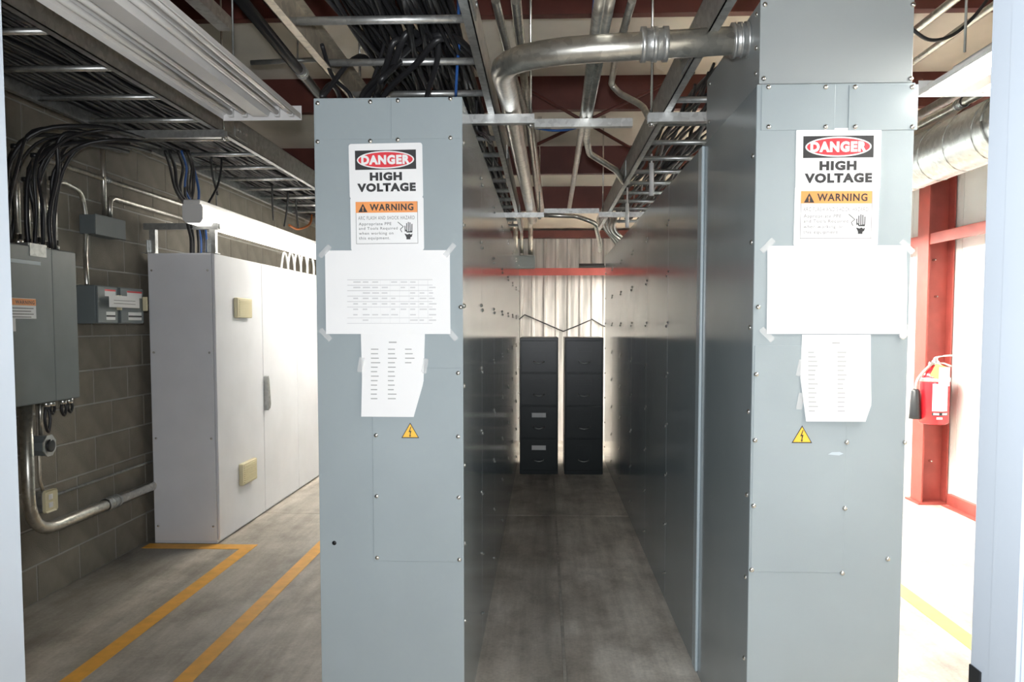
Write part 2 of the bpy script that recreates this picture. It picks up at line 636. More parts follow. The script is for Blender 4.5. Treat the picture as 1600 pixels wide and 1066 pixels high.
# front wall with the doorway the picture is taken through
xo0, xo1 = at(22, 533, Y=1.4).x, at(1533, 533, Y=1.4).x
wf = struct('wall_front', MB().box(XL - 0.2, xo0 - 0.05, 1.27, 1.39, 0, roof(1.3)).box(xo1 + 0.05, XR + 0.2, 1.27, 1.39, 0, roof(1.3)).box(xo0 - 0.05, xo1 + 0.05, 1.27, 1.39, 2.2, roof(1.3)), 'wallf')
dr = struct('door_1', MB().box(xo0 - 0.05, xo1 + 0.05, 1.25, 1.4, 2.13, 2.18), 'jamb')
for sx, xe in ((-1, xo0), (1, xo1)):
    j = MB().box(xe, xe + sx * 0.052, 1.25, 1.4, 0, 2.13, 0.002)
    jo = obj('jamb', j, 'jamb', dr)
    obj('door_stop', MB().box(xe - sx * 0.008, xe, 1.25, 1.33, 0, 2.13, 0.003), 'jamb', jo)
    if sx == 1:
        z = at(1530, 1048, X=xe - 0.001).z
        obj('strike_plate', MB().box(xe - 0.004, xe, 1.362, 1.397, z - 0.16, z, 0.001), 'black', jo, 'black strike plate')


# ================================================================== SWITCHGEAR
LX0, LX1, LYF, LZ = -0.80, -0.285, 2.88, 2.27
RX0, RX1, RYF, RZ = 0.652, 1.13, 2.62, 2.227
LE = [LYF, 3.75, 4.66, 5.57, 6.48, 7.39, 8.30, 9.20]
RE = [RYF, 3.485, 4.42, 5.33, 6.24, 7.15, 8.06, 8.97]
ORD = ['first', 'second', 'third', 'fourth', 'fifth', 'sixth', 'seventh']


def section(side, i, ya, yb):
    x0, x1, zt = (LX0, LX1, LZ) if side == 'left' else (RX0, RX1, RZ)
    front = i == 0
    lab = ('grey switchgear cabinet end facing the camera at left, with a black hole low down' if side == 'left' else 'grey switchgear cabinet end facing the camera at right, carrying the tall pull box') if front \
        else '%s grey switchgear section from the front in the %s row' % (ORD[i], side)
    t = thing('switchgear_cabinet', lab, 'cabinet', ((x0 + x1) / 2, (ya + yb) / 2, 0), 'grey switchgear sections of the %s row' % side)
    b = MB().box(x0 + 0.003, x1 - 0.003, ya + 0.002, yb - 0.002, 0, zt - 0.002)
    obj('body', b, 'grey', t)
    # inner side sheet, proud, joints between sections stay open
    xi = x1 if side == 'left' else x0
    s = 1 if side == 'left' else -1
    obj('side_panel', MB().box(xi - s * 0.003, xi, ya + 0.002, yb - 0.002, 0.03, zt - 0.002, 0.001), 'grey', t)
    z = 0.14
    k = 0
    while z < zt:
        screw(t, (xi, ya + 0.03, z), (s, 0, 0))
        screw(t, (xi, yb - 0.03, z + 0.02), (s, 0, 0))
        z += 0.283 if side == 'left' else 0.268
    return t


left = [section('left', i, LE[i], LE[i + 1]) for i in range(7)]
right = [section('right', i, RE[i], RE[i + 1]) for i in range(7)]


def rect_px(x0, x1, y0, y1, Y):
    a = at(x0, (y0 + y1) / 2, Y=Y)
    b = at(x1, (y0 + y1) / 2, Y=Y)
    c = at((x0 + x1) / 2, y0, Y=Y)
    d = at((x0 + x1) / 2, y1, Y=Y)
    return a.x, b.x, d.z, c.z


# left end face
t = left[0]
f = LYF
obj('end_panel', MB().box(LX0, LX1, f - 0.003, f + 0.001, 0.0, LZ, 0.001), 'grey', t)
zl = at(600, 218, Y=f).z
xs = at(611, 190, Y=f).x
obj('cover_plate', MB().box(LX0 + 0.004, xs - 0.0015, f - 0.005, f - 0.003, zl, LZ - 0.005, 0.0008), 'grey', t)
obj('cover_plate', MB().box(xs + 0.0015, LX1 - 0.006, f - 0.005, f - 0.003, zl, LZ - 0.005, 0.0008), 'grey', t)
x0, x1, z0, z1 = rect_px(583, 722, 575, 877, f)
obj('cover_plate', MB().box(x0, LX1 - 0.006, f - 0.006, f - 0.003, z0, z1, 0.001), 'grey', t)
for px, py in ((497, 162), (579, 160), (622, 158), (704, 155), (497, 222), (579, 221), (622, 219), (704, 216), (588, 680), (716, 682), (589, 775), (717, 777),
               (590, 871), (718, 874), (716, 583), (720, 480)):
    p = at(px, py, Y=f)
    screw(t, (p.x, f - 0.005, p.z), (0, -1, 0))
p = at(523, 848, Y=f)
obj('bolt_hole', MB().lathe([(0.008, 0), (0.007, 0.003), (0.003, 0.0035)], (p.x, f - 0.0065, p.z), 'Y', 10), 'black', t, 'black plugged hole')
h = MB().lathe([(0.014, 0), (0.014, 0.03), (0.02, 0.032), (0.02, 0.05), (0.016, 0.055)], (0, 0, 0), 'X', 14)
for (py, Y, pr_, r) in ((453, 3.12, 0.05, 1), (590, 3.0, 0.02, 1.1), (862, 3.0, 0.016, 1.0)):
    p = at(490, py, Y=Y)
    hb = MB().lathe([(0.03 * r, 0), (0.03 * r, pr_ * 0.35), (0.018 * r, pr_ * 0.5), (0.018 * r, pr_ * 0.75), (0.024 * r, pr_ * 0.8), (0.022 * r, pr_)], (0, 0, 0), 'X', 14)
    hb.v = [(LX0 - v[0] + 0.004, Y + v[1], p.z + v[2]) for v in hb.v]
    obj('handle', hb, 'black', t, 'black round operating handle')

# right end face
t = right[0]
f = RYF
obj('end_panel', MB().box(RX0, RX1, f - 0.003, f + 0.001, 0.0, RZ, 0.001), 'grey', t)
for (a, b) in ((1189, 1304), (1325, 1433)):
    x0, x1, z0, z1 = rect_px(a, b, 133, 204, f)
    obj('cover_plate', MB().box(x0, x1, f - 0.006, f - 0.003, z0, z1, 0.001), 'grey', t)
x0, x1, z0, z1 = rect_px(1170, 1320, 600, 894, f)
obj('cover_plate', MB().box(RX0 + 0.006, x1, f - 0.005, f - 0.003, z0, at(1200, 540, Y=f).z, 0.0008), 'grey', t)
for px, py in ((1200, 137), (1289, 137), (1335, 137), (1424, 137), (1200, 199), (1289, 199), (1335, 199), (1424, 199), (1181, 585), (1179, 688), (1322, 691),
               (1177, 790), (1319, 794), (1174, 890), (1315, 895), (1386, 873), (1413, 691), (1184, 480)):
    p = at(px, py, Y=f)
    screw(t, (p.x, f - 0.005, p.z), (0, -1, 0))
p = at(1305, 708, Y=f)
obj('paint_scuff', MB().prism([(p.x - 0.024, p.z - 0.004), (p.x + 0.01, p.z - 0.007), (p.x + 0.024, p.z - 0.001), (p.x + 0.012, p.z + 0.004), (p.x - 0.012, p.z + 0.003)], -0.0006, 'XZ', f - 0.005), 'greyl', t, 'pale scuff')
# pale corner trim at the joint to the second section
obj('corner_trim', MB().box(RX0 - 0.012, RX0, 3.445, 3.525, 0.02, RZ - 0.01, 0.003), 'greyl', t, 'pale grey corner trim')
# box on top of the first right section
t = thing('pull_box', 'grey sheet steel pull box on the right switchgear end, reached by the fat conduit', 'pull box', ((RX0 + RX1) / 2, 3.05, RZ))
obj('body', MB().box(RX0 + 0.012, RX1 - 0.004, f + 0.012, 3.485, RZ, 2.49, 0.002), 'grey2', t)
obj('front_cover', MB().box(RX0 + 0.008, RX1 - 0.006, f + 0.006, f + 0.012, RZ + 0.004, 2.488, 0.001), 'grey2', t)
for px, py in ((1194, 122), (1424, 122), (1196, 6), (1428, 6)):
    p = at(px, py, Y=f)
    screw(t, (p.x, f + 0.006, p.z), (0, -1, 0))
for py, Y in ((10, 2.68), (75, 2.68), (115, 2.68), (130, 3.42), (190, 3.42)):
    p = at(1180, py, Y=Y)
    screw(t, (RX0 + 0.012, Y, min(2.46, max(RZ + 0.03, p.z))), (-1, 0, 0))


# ------------------------------------------------------------------ signs and papers on the end faces
def rrect(x0, x1, z0, z1, r, n=4):
    pts = []
    for cx, cz, a0 in ((x1 - r, z1 - r, 0), (x0 + r, z1 - r, 90), (x0 + r, z0 + r, 180), (x1 - r, z0 + r, 270)):
        for k in range(n + 1):
            a = math.radians(a0 + 90 * k / n)
            pts.append((cx + r * math.cos(a), cz + r * math.sin(a)))
    return pts


def ell(cx, cz, a, b, n=36):
    return [(cx + a * math.cos(2 * PI * k / n), cz + b * math.sin(2 * PI * k / n)) for k in range(n)]


def tilt(t, deg):
    t.rotation_euler = (0, math.radians(deg), 0)


def danger_sign(px, py, width, Y, where, deg):
    c = at(px, py, Y=Y)
    W, Hh = width, width * 505 / 690
    t = thing('danger_sign', 'white, red and black high voltage danger sign on the ' + where, 'sign', (c.x, Y, c.z))
    k = W / 690.0
    X = lambda u: c.x + (u - 377) * k
    Z = lambda v: c.z - (v - 287) * k
    obj('plate', MB().prism(rrect(c.x - W / 2, c.x + W / 2, c.z - Hh / 2, c.z + Hh / 2, W * 0.035), -0.0015, 'XZ', Y), 'sign', t)
    obj('black_panel', MB().prism([(X(90), Z(275)), (X(662), Z(275)), (X(662), Z(97)), (X(90), Z(97))], -0.0003, 'XZ', Y - 0.0015), 'ink', t, 'black header panel')
    obj('oval_ring', MB().prism(ell(X(376), Z(186), 269 * k, 82 * k), -0.0003, 'XZ', Y - 0.0018), 'sign', t)
    obj('red_oval', MB().prism(ell(X(376), Z(186), 256 * k, 70 * k), -0.0003, 'XZ', Y - 0.0021), 'inkred', t, 'red oval')
    text_mesh('DANGER', X(148), X(606), Z(230), Z(142), 'sign', t, Y - 0.0026, 0.06, label='white lettering')
    text_mesh('HIGH', X(225), X(527), Z(378), Z(300), 'ink', t, Y - 0.0017, 0.06)
    text_mesh('VOLTAGE', X(105), X(655), Z(480), Z(400), 'ink', t, Y - 0.0017, 0.06)
    tilt(t, deg)
    return t


def warning_sign(px, py, width, Y, where, deg):
    c = at(px, py, Y=Y)
    W, Hh = width, width * 500 / 690
    t = thing('warning_sign', 'white arc flash warning sign with orange band on the ' + where, 'sign', (c.x, Y, c.z))
    k = W / 690.0
    X = lambda u: c.x + (u - 390) * k
    Z = lambda v: c.z - (v - 795) * k
    obj('plate', MB().prism(rrect(c.x - W / 2, c.x + W / 2, c.z - Hh / 2, c.z + Hh / 2, W * 0.035), -0.0014, 'XZ', Y), 'sign', t)
    fr = MB()
    for (a, b, d, e) in ((95, 99, 978, 590), (676, 680, 978, 590), (95, 680, 980, 976)):
        fr.prism([(X(a), Z(d)), (X(b), Z(d)), (X(b), Z(e)), (X(a), Z(e))], -0.0002, 'XZ', Y - 0.0014)
    obj('border_line', fr, 'inkg', t)
    obj('orange_band', MB().prism([(X(95), Z(690)), (X(676), Z(690)), (X(676), Z(588)), (X(95), Z(588))], -0.0003, 'XZ', Y - 0.0014), 'inkor', t, 'orange header band')
    obj('alert_triangle', MB().prism([(X(120), Z(684)), (X(207), Z(684)), (X(164), Z(604))], -0.0003, 'XZ', Y - 0.0017), 'ink', t, 'black triangle')
    text_mesh('!', X(158), X(170), Z(676), Z(632), 'inkor', t, Y - 0.0022, 0.04)
    text_mesh('WARNING', X(228), X(640), Z(672), Z(608), 'ink', t, Y - 0.0019, 0.03)
    text_mesh('ARC FLASH AND SHOCK HAZARD', X(118), X(650), Z(755), Z(722), 'inkg', t, Y - 0.0016, 0.0)
    for s, xe, va, vb in (('Appropriate PPE', 430, 780, 816), ('and Tools Required', 488, 823, 856), ('when working on', 448, 868, 902), ('this equipment.', 415, 912, 947)):
        text_mesh(s, X(122), X(xe), Z(vb), Z(va), 'inkg', t, Y - 0.0016, 0.006)
    hd = MB()
    yy = Y - 0.0014

    def q(u0, v0, u1, v1, wd):
        a, b = Vector((X(u0), Z(v0))), Vector((X(u1), Z(v1)))
        n = (b - a).normalized()
        n = Vector((-n.y, n.x)) * wd * k / 2
        hd.prism([tuple(a - n), tuple(b - n), tuple(b + n), tuple(a + n)], -0.0003, 'XZ', yy)
    q(490, 778, 542, 822, 6)
    q(542, 822, 514, 846, 6)
    q(514, 846, 528, 874, 6)
    for u, v in ((558, 815), (574, 790), (590, 780), (606, 784), (624, 798)):
        q(u, v, u + (2 if u < 620 else -1), 868, 8)
    hd.prism([(X(u), Z(v)) for u, v in ((556, 846), (562, 846), (580, 868), (626, 862), (626, 878), (575, 878))], -0.0003, 'XZ', yy)
    hd.prism([(X(u), Z(v)) for u, v in ((552, 886), (580, 896), (600, 888), (612, 898), (628, 888), (622, 915), (608, 924), (608, 941), (570, 941), (570, 922))], -0.0003, 'XZ', yy)
    obj('shock_hand_symbol', hd, 'ink', t, 'black hand and spark symbol')
    tilt(t, deg)
    return t


LF, RF = LYF - 0.0052, RYF - 0.0035
danger_sign(603, 267, 0.256, LF, 'left switchgear end', -0.7)
warning_sign(605, 350, 0.2555, LF, 'left switchgear end', -0.4)
danger_sign(1309.5, 249, 0.258, RF, 'right switchgear end', -0.2)
warning_sign(1306.5, 338, 0.257, RF, 'right switchgear end', 0.3)


def sheet(name, label, cat, pts_px, Y, bulge, prints, tapes, tape_labels=None):
    """a sheet of paper pinned by tape: outline from corner points at the face it is taped to, gently bowed"""
    P = [at(a, b, Y=Y) for a, b in pts_px]
    cx = sum(p.x for p in P) / len(P)
    zt, zb = max(p.z for p in P), min(p.z for p in P)
    xa, xb = min(p.x for p in P), max(p.x for p in P)
    t = thing(name, label, cat, (cx, Y, zb))

    def bow(x, z):
        u, v = (x - xa) / (xb - xa), (z - zb) / (zt - zb)
        return Y - 0.0022 - bulge * (math.sin(PI * min(max(u, 0), 1)) * 0.35 + (1 - v) ** 2 * (0.4 + 0.6 * abs(u - 0.35)))
    # rows from top to bottom: left and right outline
    half = len(P) // 2
    L = P[:half]
    R = P[half:][::-1]

    def edge(E, z):
        for a, b in zip(E, E[1:]):
            if b.z <= z <= a.z + 1e-9:
                k = (z - b.z) / max(1e-9, a.z - b.z)
                return b.x + (a.x - b.x) * k
        return E[-1].x if z < E[-1].z else E[0].x
    nr, nc = 16, 10
    vs, fs = [], []
    for i in range(nr + 1):
        z = zt + (zb - zt) * i / nr
        xl, xr = edge(L, z), edge(R, z)
        for j in range(nc + 1):
            x = xl + (xr - xl) * j / nc
            vs.append((x, bow(x, z), z))
    for i in range(nr):
        for j in range(nc):
            a = i * (nc + 1) + j
            fs.append((a, a + 1, a + nc + 2, a + nc + 1))
    n0 = len(vs)
    vs += [(v[0], v[1] + 0.0006, v[2]) for v in vs]
    fs += [tuple(n0 + q for q in reversed(g)) for g in fs[:]]
    rim = [j for j in range(nc + 1)] + [i * (nc + 1) + nc for i in range(1, nr + 1)] + [nr * (nc + 1) + j for j in range(nc - 1, -1, -1)] + [i * (nc + 1) for i in range(nr - 1, 0, -1)]
    for a, b in zip(rim, rim[1:] + rim[:1]):
        fs.append((a, b, b + n0, a + n0))
    obj('sheet', MB().add(vs, fs, False), 'paper', t)
    pb = MB()
    for (a, b, c_, d) in prints:       # pixel rectangles of faint print
        p, q = at(a, c_, Y=Y), at(b, d, Y=Y)
        n = max(1, int((q.x - p.x) / 0.03))
        for i in range(n):
            x0_, x1_ = p.x + (q.x - p.x) * i / n, p.x + (q.x - p.x) * (i + 1) / n
            pb.add([(x0_, bow(x0_, p.z) - 0.0003, p.z), (x1_, bow(x1_, p.z) - 0.0003, p.z), (x1_, bow(x1_, q.z) - 0.0003, q.z), (x0_, bow(x0_, q.z) - 0.0003, q.z)], [(0, 1, 2, 3)])
    obj('faint_print', pb, 'inkl' if name == 'drawing_sheet' else 'inkm', t, 'faint grey print', 'stuff')
    for (a, b, ang) in tapes:
        p = at(a, b, Y=Y)
        ca, sa = math.cos(math.radians(ang)), math.sin(math.radians(ang))
        poly = [(p.x + ca * u - sa * v, p.z + sa * u + ca * v) for u, v in ((-0.026, -0.009), (0.026, -0.009), (0.026, 0.009), (-0.026, 0.009))]
        obj('tape', MB().prism(poly, -0.0005, 'XZ', Y - 0.0034), 'tape', t, 'clear sticky tape')
    return t


def table_print(x0, x1, y0, y1, rows, cols):
    pr_ = []
    for i in range(rows + 1):
        yy = y0 + (y1 - y0) * i / rows
        if i in (0, rows) or random.random() < 0.7:
            pr_.append((x0, x1, yy, yy + 0.8))
    for j in range(cols):
        xx = x0 + (x1 - x0) * (j + 0.5) / cols
        pr_.append((xx, xx + 0.8, y0, y1))
        for i in range(rows):
            yy = y0 + (y1 - y0) * (i + 0.35) / rows
            if random.random() < 0.75:
                wv = random.uniform(6, 12)
                pr_.append((xx + 2, xx + 2 + wv, yy, yy + 2))
    return pr_


def list_print(x0, x1, y0, n, dy, cols, title):
    pr_ = [title]
    for c_ in range(cols):
        for i in range(n):
            a = x0 + (x1 - x0) * c_ / cols
            if c_ == 2 and i > 3:
                break
            pr_.append((a, a + random.uniform(9, 15), y0 + dy * i, y0 + dy * i + 1.6))
    return pr_


sheet('drawing_sheet', 'large white landscape sheet taped across the left switchgear end under its warning sign', 'paper',
      [(508, 394), (509, 460), (510, 522), (704, 521), (703.5, 460), (703, 391)], LF, 0.004,
      table_print(543, 676, 437, 505, 8, 9), ((508, 393, 45), (703, 391, -130 + 180), (509, 523, -45 + 180), (706, 522, -50)))
sheet('list_sheet', 'white portrait list sheet with one curled corner, below the left drawing sheet', 'paper',
      [(564, 524), (566, 590), (565, 651), (647, 651), (662, 598), (664, 522)], LF, 0.008,
      list_print(580, 660, 545, 12, 7, 3, (608, 620, 534, 536)), ((564, 570, 80), (664, 572, 80)))
sheet('drawing_sheet', 'large white landscape sheet taped across the right switchgear end under its warning sign', 'paper',
      [(1199, 384.5), (1198.5, 455), (1197.5, 521), (1415, 522), (1417, 455), (1416, 384)], RF, 0.004,
      table_print(1206, 1372, 420, 488, 8, 9), ((1199, 384, 45), (1417, 386, -45), (1198, 523, 135), (1417, 515, -60)))
t = sheet('list_sheet', 'white portrait list sheet with wavy sides, below the right drawing sheet', 'paper',
          [(1253, 523), (1250, 590), (1258, 658), (1350, 658), (1360, 632), (1360, 523)], RF, 0.012,
          list_print(1262, 1352, 550, 14, 7, 2, (1299, 1311, 535, 537)), ((1250, 575, 80), (1250, 627, 80)))
p = at(1409, 524, Y=RF)
one('tape_wad', MB().lathe([(0.001, -0.006), (0.009, -0.005), (0.013, 0), (0.01, 0.004), (0.003, 0.006)], (p.x, RF - 0.008, p.z), 'Y', 10), 'paper',
    'small curled white tape end at the lower right corner of the right drawing sheet', 'tape')


def hazard(px, py, w_, Y, where):
    c = at(px, py, Y=Y)
    hh = w_ * 0.87
    t = thing('hazard_triangle', 'small yellow triangular lightning hazard sticker on the ' + where, 'sticker', (c.x, Y, c.z))
    tri = lambda s: [(c.x - w_ / 2 * s, c.z - hh * 0.4 * s - 0), (c.x + w_ / 2 * s, c.z - hh * 0.4 * s), (c.x, c.z + hh * 0.6 * s)]
    obj('border', MB().prism(tri(1.0), -0.0006, 'XZ', Y), 'ink', t, 'black border')
    obj('face', MB().prism(tri(0.86), -0.0004, 'XZ', Y - 0.0006), 'haz', t, 'yellow face')
    b = [(0.03, 0.30), (-0.09, -0.02), (-0.01, 0.0), (-0.03, -0.2), (-0.07, -0.19), (0.0, -0.3), (0.05, -0.17), (0.01, -0.18), (0.07, 0.07), (-0.01, 0.05), (0.07, 0.3)]
    obj('bolt_symbol', MB().prism([(c.x + u * w_, c.z + v * w_) for u, v in b], -0.0004, 'XZ', Y - 0.001), 'ink', t, 'black lightning bolt')


hazard(641, 675, 0.063, LYF - 0.0062, 'lower cover of the left switchgear end')
hazard(1253, 681.5, 0.064, RYF - 0.0052, 'lower cover of the right switchgear end')

# ================================================================== FILING CABINETS
fc = None
for k, (x0, x1, lab) in enumerate(((-0.245, 0.135, 'black four drawer filing cabinet with white cards on its two lower drawers'),
                                   (0.2, 0.58, 'black four drawer filing cabinet without cards, next to the right switchgear row'))):
    yf, yb, H = 8.14, 8.84, 1.36
    t = thing('filing_cabinet', lab, 'cabinet', ((x0 + x1) / 2, (yf + yb) / 2, 0), 'black filing cabinets at the end of the aisle')
    obj('body', MB().box(x0, x1, yf + 0.012, yb, 0, H, 0.004), 'file', t)
    for d in range(4):
        za = 0.04 + d * 0.325
        dr_ = obj('drawer', MB().box(x0 + 0.012, x1 - 0.012, yf, yf + 0.012, za, za + 0.315, 0.003), 'file', t)
        cx = (x0 + x1) / 2
        fz = za + 0.205
        h = MB().box(cx - 0.075, cx + 0.075, yf - 0.004, yf, fz - 0.004, fz + 0.0).box(cx - 0.075, cx + 0.075, yf - 0.004, yf, fz + 0.045, fz + 0.049)
        h.box(cx - 0.075, cx - 0.071, yf - 0.004, yf, fz, fz + 0.045).box(cx + 0.071, cx + 0.075, yf - 0.004, yf, fz, fz + 0.045)
        obj('label_holder', h, 'file', dr_)
        if k == 0 and d < 2:
            obj('label_card', MB().box(cx - 0.07, cx + 0.07, yf - 0.002, yf, fz, fz + 0.045), 'paper', dr_, 'white card')
        hz = za + 0.1
        obj('handle', MB().tube(smooth_path([(cx - 0.05, yf, hz + 0.01), (cx - 0.045, yf - 0.02, hz + 0.004), (cx, yf - 0.028, hz - 0.006), (cx + 0.045, yf - 0.02, hz + 0.004), (cx + 0.05, yf, hz + 0.01)], 3), 0.006, 6), 'galvd', dr_, 'dull metal handle')
p = MB()
wire = [at(a, b, Y=YB - 0.022) for a, b in ((748, 523), (770, 517), (792, 507), (806, 503), (820, 492), (850, 505), (880, 518), (905, 508), (925, 499), (940, 508), (952, 513), (962, 524), (990, 516))]
one('wire', MB().tube(wire, 0.008, 6), 'black', 'thin dark wire zigzagging along the back wall above the filing cabinets', 'wire')
p0, p1 = at(905, 418, Y=YB - 0.12), at(945, 413, Y=YB - 0.12)
one('angle_bracket', MB().box(p0.x, p1.x, YB - 0.19, YB - 0.02, zg + 0.045, zg + 0.075, 0.004).box(p0.x, p1.x, YB - 0.05, YB - 0.035, zg + 0.07, zg + 0.11), 'dark',
    'dark metal angle lying on the red girt of the back wall', 'bracket')

# ================================================================== LIGHT GREY ENCLOSURES, LEFT AISLE
EX0, EX1, EZ = -2.655, -2.2, 1.965
ey = [5.45, at(412, 620, X=EX1).y, at(465, 600, X=EX1).y]
ey += [ey[2] + (ey[2] - ey[1]), ey[2] + 2 * (ey[2] - ey[1])]
elabs = ['light grey floor enclosure with two cream vents, nearest in its row', 'light grey floor enclosure with a slim handle, second in its row',
         'plain light grey floor enclosure, third in its row', 'plain light grey floor enclosure at the far end of its row']
for i in range(4):
    ya, yb = ey[i], ey[i + 1]
    t = thing('floor_enclosure', elabs[i], 'enclosure', ((EX0 + EX1) / 2, (ya + yb) / 2, 0), 'light grey floor enclosures in the left aisle')
    obj('body', MB().box(EX0, EX1 - 0.022, ya + (0.008 if i == 0 else 0.001), yb - 0.001, 0.0, EZ, 0.002), 'rittal', t)
    obj('door', MB().box(EX1 - 0.018, EX1, ya + 0.003, yb - 0.005, 0.02, EZ - 0.004, 0.003), 'rittal', t)
    if i == 0:
        obj('side_panel', MB().box(EX0 + 0.004, EX1 - 0.02, ya, ya + 0.008, 0.015, EZ - 0.005, 0.003), 'rittal', t)
        for x_ in (EX0 + 0.03, EX1 - 0.045):
            for z_ in (0.12, 0.72, 1.3, 1.85):
                screw(t, (x_, ya, z_), (0, -1, 0))
        for (a, b, c_, d) in ((365, 388, 466, 497), (373, 396, 720, 754)):
            p, q = at(a, (c_ + d) / 2, X=EX1), at(b, (c_ + d) / 2, X=EX1)
            z1, z0 = at((a + b) / 2, c_, X=EX1).z, at((a + b) / 2, d, X=EX1).z
            v = obj('vent_grille', MB().box(EX1, EX1 + 0.03, p.y, q.y, z0, z1, 0.006), 'cream', t, 'cream plastic vent grille')
            s = MB()
            for r in range(9):
                zz = z0 + 0.02 + (z1 - z0 - 0.04) * r / 8.0
                s.box(EX1 + 0.03, EX1 + 0.034, p.y + 0.03, q.y - 0.03, zz - 0.003, zz + 0.003)
            obj('louvre', s, 'cream', v, kind='stuff')
    if i == 1:
        zc = at(414, 614, X=EX1).z
        hd = [(ya + 0.006, zc + 0.13), (ya + 0.022, zc + 0.135), (ya + 0.04, zc + 0.1), (ya + 0.07, zc - 0.09), (ya + 0.055, zc - 0.12), (ya + 0.006, zc - 0.135)]
        obj('handle', MB().prism(hd, 0.035, 'YZ', EX1), 'galvd', t, 'slim grey swing handle')

# strut frame on the first enclosure
t = thing('support_stand', 'galvanised strut stand on top of the nearest light grey enclosure', 'bracket', (-2.43, 5.52, EZ))


def strut(mb, a, b, w_=0.041, up=True):
    """U channel along X, Y or Z between two corner points (axis aligned)"""
    a, b = Vector(a), Vector(b)
    d = b - a
    h = w_ / 2
    tk = 0.003
    if abs(d.x) > max(abs(d.y), abs(d.z)):
        mb.box(a.x, b.x, a.y - h, a.y + h, a.z - h, a.z - h + tk).box(a.x, b.x, a.y - h, a.y - h + tk, a.z - h + tk, a.z + h).box(a.x, b.x, a.y + h - tk, a.y + h, a.z - h + tk, a.z + h)
    elif abs(d.y) > abs(d.z):
        mb.box(a.x - h, a.x + h, a.y, b.y, a.z - h, a.z - h + tk).box(a.x - h, a.x - h + tk, a.y, b.y, a.z - h + tk, a.z + h).box(a.x + h - tk, a.x + h, a.y, b.y, a.z - h + tk, a.z + h)
    else:
        mb.box(a.x - h, a.x + h, a.y - h, a.y - h + tk, a.z, b.z).box(a.x - h, a.x - h + tk, a.y - h + tk, a.y + h, a.z, b.z).box(a.x + h - tk, a.x + h, a.y - h + tk, a.y + h, a.z, b.z)
    return mb


zt = at(285, 354, Y=5.52).z
obj('crossbar', strut(MB(), (-2.70, 5.52, zt), (-2.19, 5.52, zt)), 'galvd', t)
for x_ in (-2.64, -2.23):
    l = obj('leg', strut(MB(), (x_, 5.52, EZ), (x_, 5.52, zt - 0.02)), 'galv', t)
    obj('foot', MB().box(x_ - 0.06, x_ + 0.03, 5.47, 5.56, EZ, EZ + 0.006).box(x_ - 0.028, x_ - 0.022, 5.47, 5.5, EZ + 0.006, EZ + 0.09), 'galv', l)

# ================================================================== WALL MOUNTED GEAR, LEFT WALL
PX = -2.50
pa, pb_ = at(-40, 500, X=PX).y, at(122, 500, X=PX).y
pzt, pzb = at(122, 395, X=PX).z, at(122, 622, X=PX).z
t = thing('panelboard', 'dark grey wall panelboard fed by a crowd of conduits and black cables', 'panel', (-2.6, (pa + pb_) / 2, pzb))
obj('body', MB().box(XL, PX - 0.008, pa, pb_, pzb, pzt, 0.003), 'panel', t)
ym = at(84, 500, X=PX).y
obj('door', MB().box(PX - 0.008, PX, pa + 0.004, ym - 0.002, pzb + 0.004, pzt - 0.004, 0.002), 'panel', t)
obj('side_trim', MB().box(PX - 0.008, PX - 0.001, ym + 0.002, pb_ - 0.003, pzb + 0.004, pzt - 0.004, 0.002), 'panel', t)
a, b = at(11, 482, X=PX), at(56, 482, X=PX)
z1, z0 = at(33, 466, X=PX).z, at(33, 498, X=PX).z
lb = obj('warning_label', MB().box(PX, PX + 0.001, a.y, b.y, z0, z1), 'sign', t, 'white label with an orange warning band')
obj('orange_band', MB().box(PX + 0.001, PX + 0.0013, a.y, b.y, z1 - 0.034, z1 - 0.002), 'inkor', lb)
text_mesh('WARNING', a.y + 0.06, b.y - 0.012, z1 - 0.028, z1 - 0.01, 'ink', lb, PX + 0.0016, 0.02, face='+X')
tl = MB()
for r in range(4):
    tl.box(PX + 0.001, PX + 0.0013, a.y + 0.015, b.y - 0.02 - 0.02 * (r % 2), z1 - 0.05 - r * 0.014, z1 - 0.046 - r * 0.014)
obj('faint_print', tl, 'inkg', lb, kind='stuff')
a, b = at(16, 406, X=PX), at(63, 410, X=PX)
obj('name_strip', MB().box(PX, PX + 0.002, a.y, b.y, a.z - 0.011, a.z + 0.007), 'greyl', t, 'pale blank strip')
a = at(20, 508, X=PX)
obj('small_sticker', MB().box(PX, PX + 0.001, a.y - 0.02, a.y + 0.02, a.z - 0.03, a.z + 0.03), 'sign', t, 'small white sticker')
a, b = at(28, 388, X=-2.55), at(58, 388, X=-2.55)
obj('hub_plate', MB().box(-2.6, -2.5, a.y, b.y, pzt, pzt + 0.012).box(-2.5, -2.497, a.y + 0.01, b.y - 0.01, pzt - 0.05, pzt + 0.012), 'galvd', t)

# conduits into the panel top
for i, px in enumerate((14, 29, 44, 59, 72, 86)):
    xx = -2.66 + (0.1 if i % 2 else 0.0)
    q = at(px, 385, X=xx)
    top = random.uniform(2.22, 2.36)
    t = thing('conduit', 'thin galvanised conduit rising from the dark panelboard, %s from the left' % ORD[i], 'conduit', (xx, q.y, pzt), 'conduits on the panelboard top')
    obj('pipe', MB().tube([(xx, q.y, pzt + 0.001), (xx, q.y, top)], 0.015, 10), 'emt', t)
    obj('connector', MB().lathe([(0.022, pzt + 0.001), (0.022, pzt + 0.03), (0.018, pzt + 0.032), (0.018, pzt + 0.055)], (xx, q.y, 0), 'Z', 10), 'steel', t)
    obj('bushing', MB().lathe([(0.017, top), (0.021, top + 0.002), (0.021, top + 0.02), (0.017, top + 0.022)], (xx, q.y, 0), 'Z', 10), 'black', t)
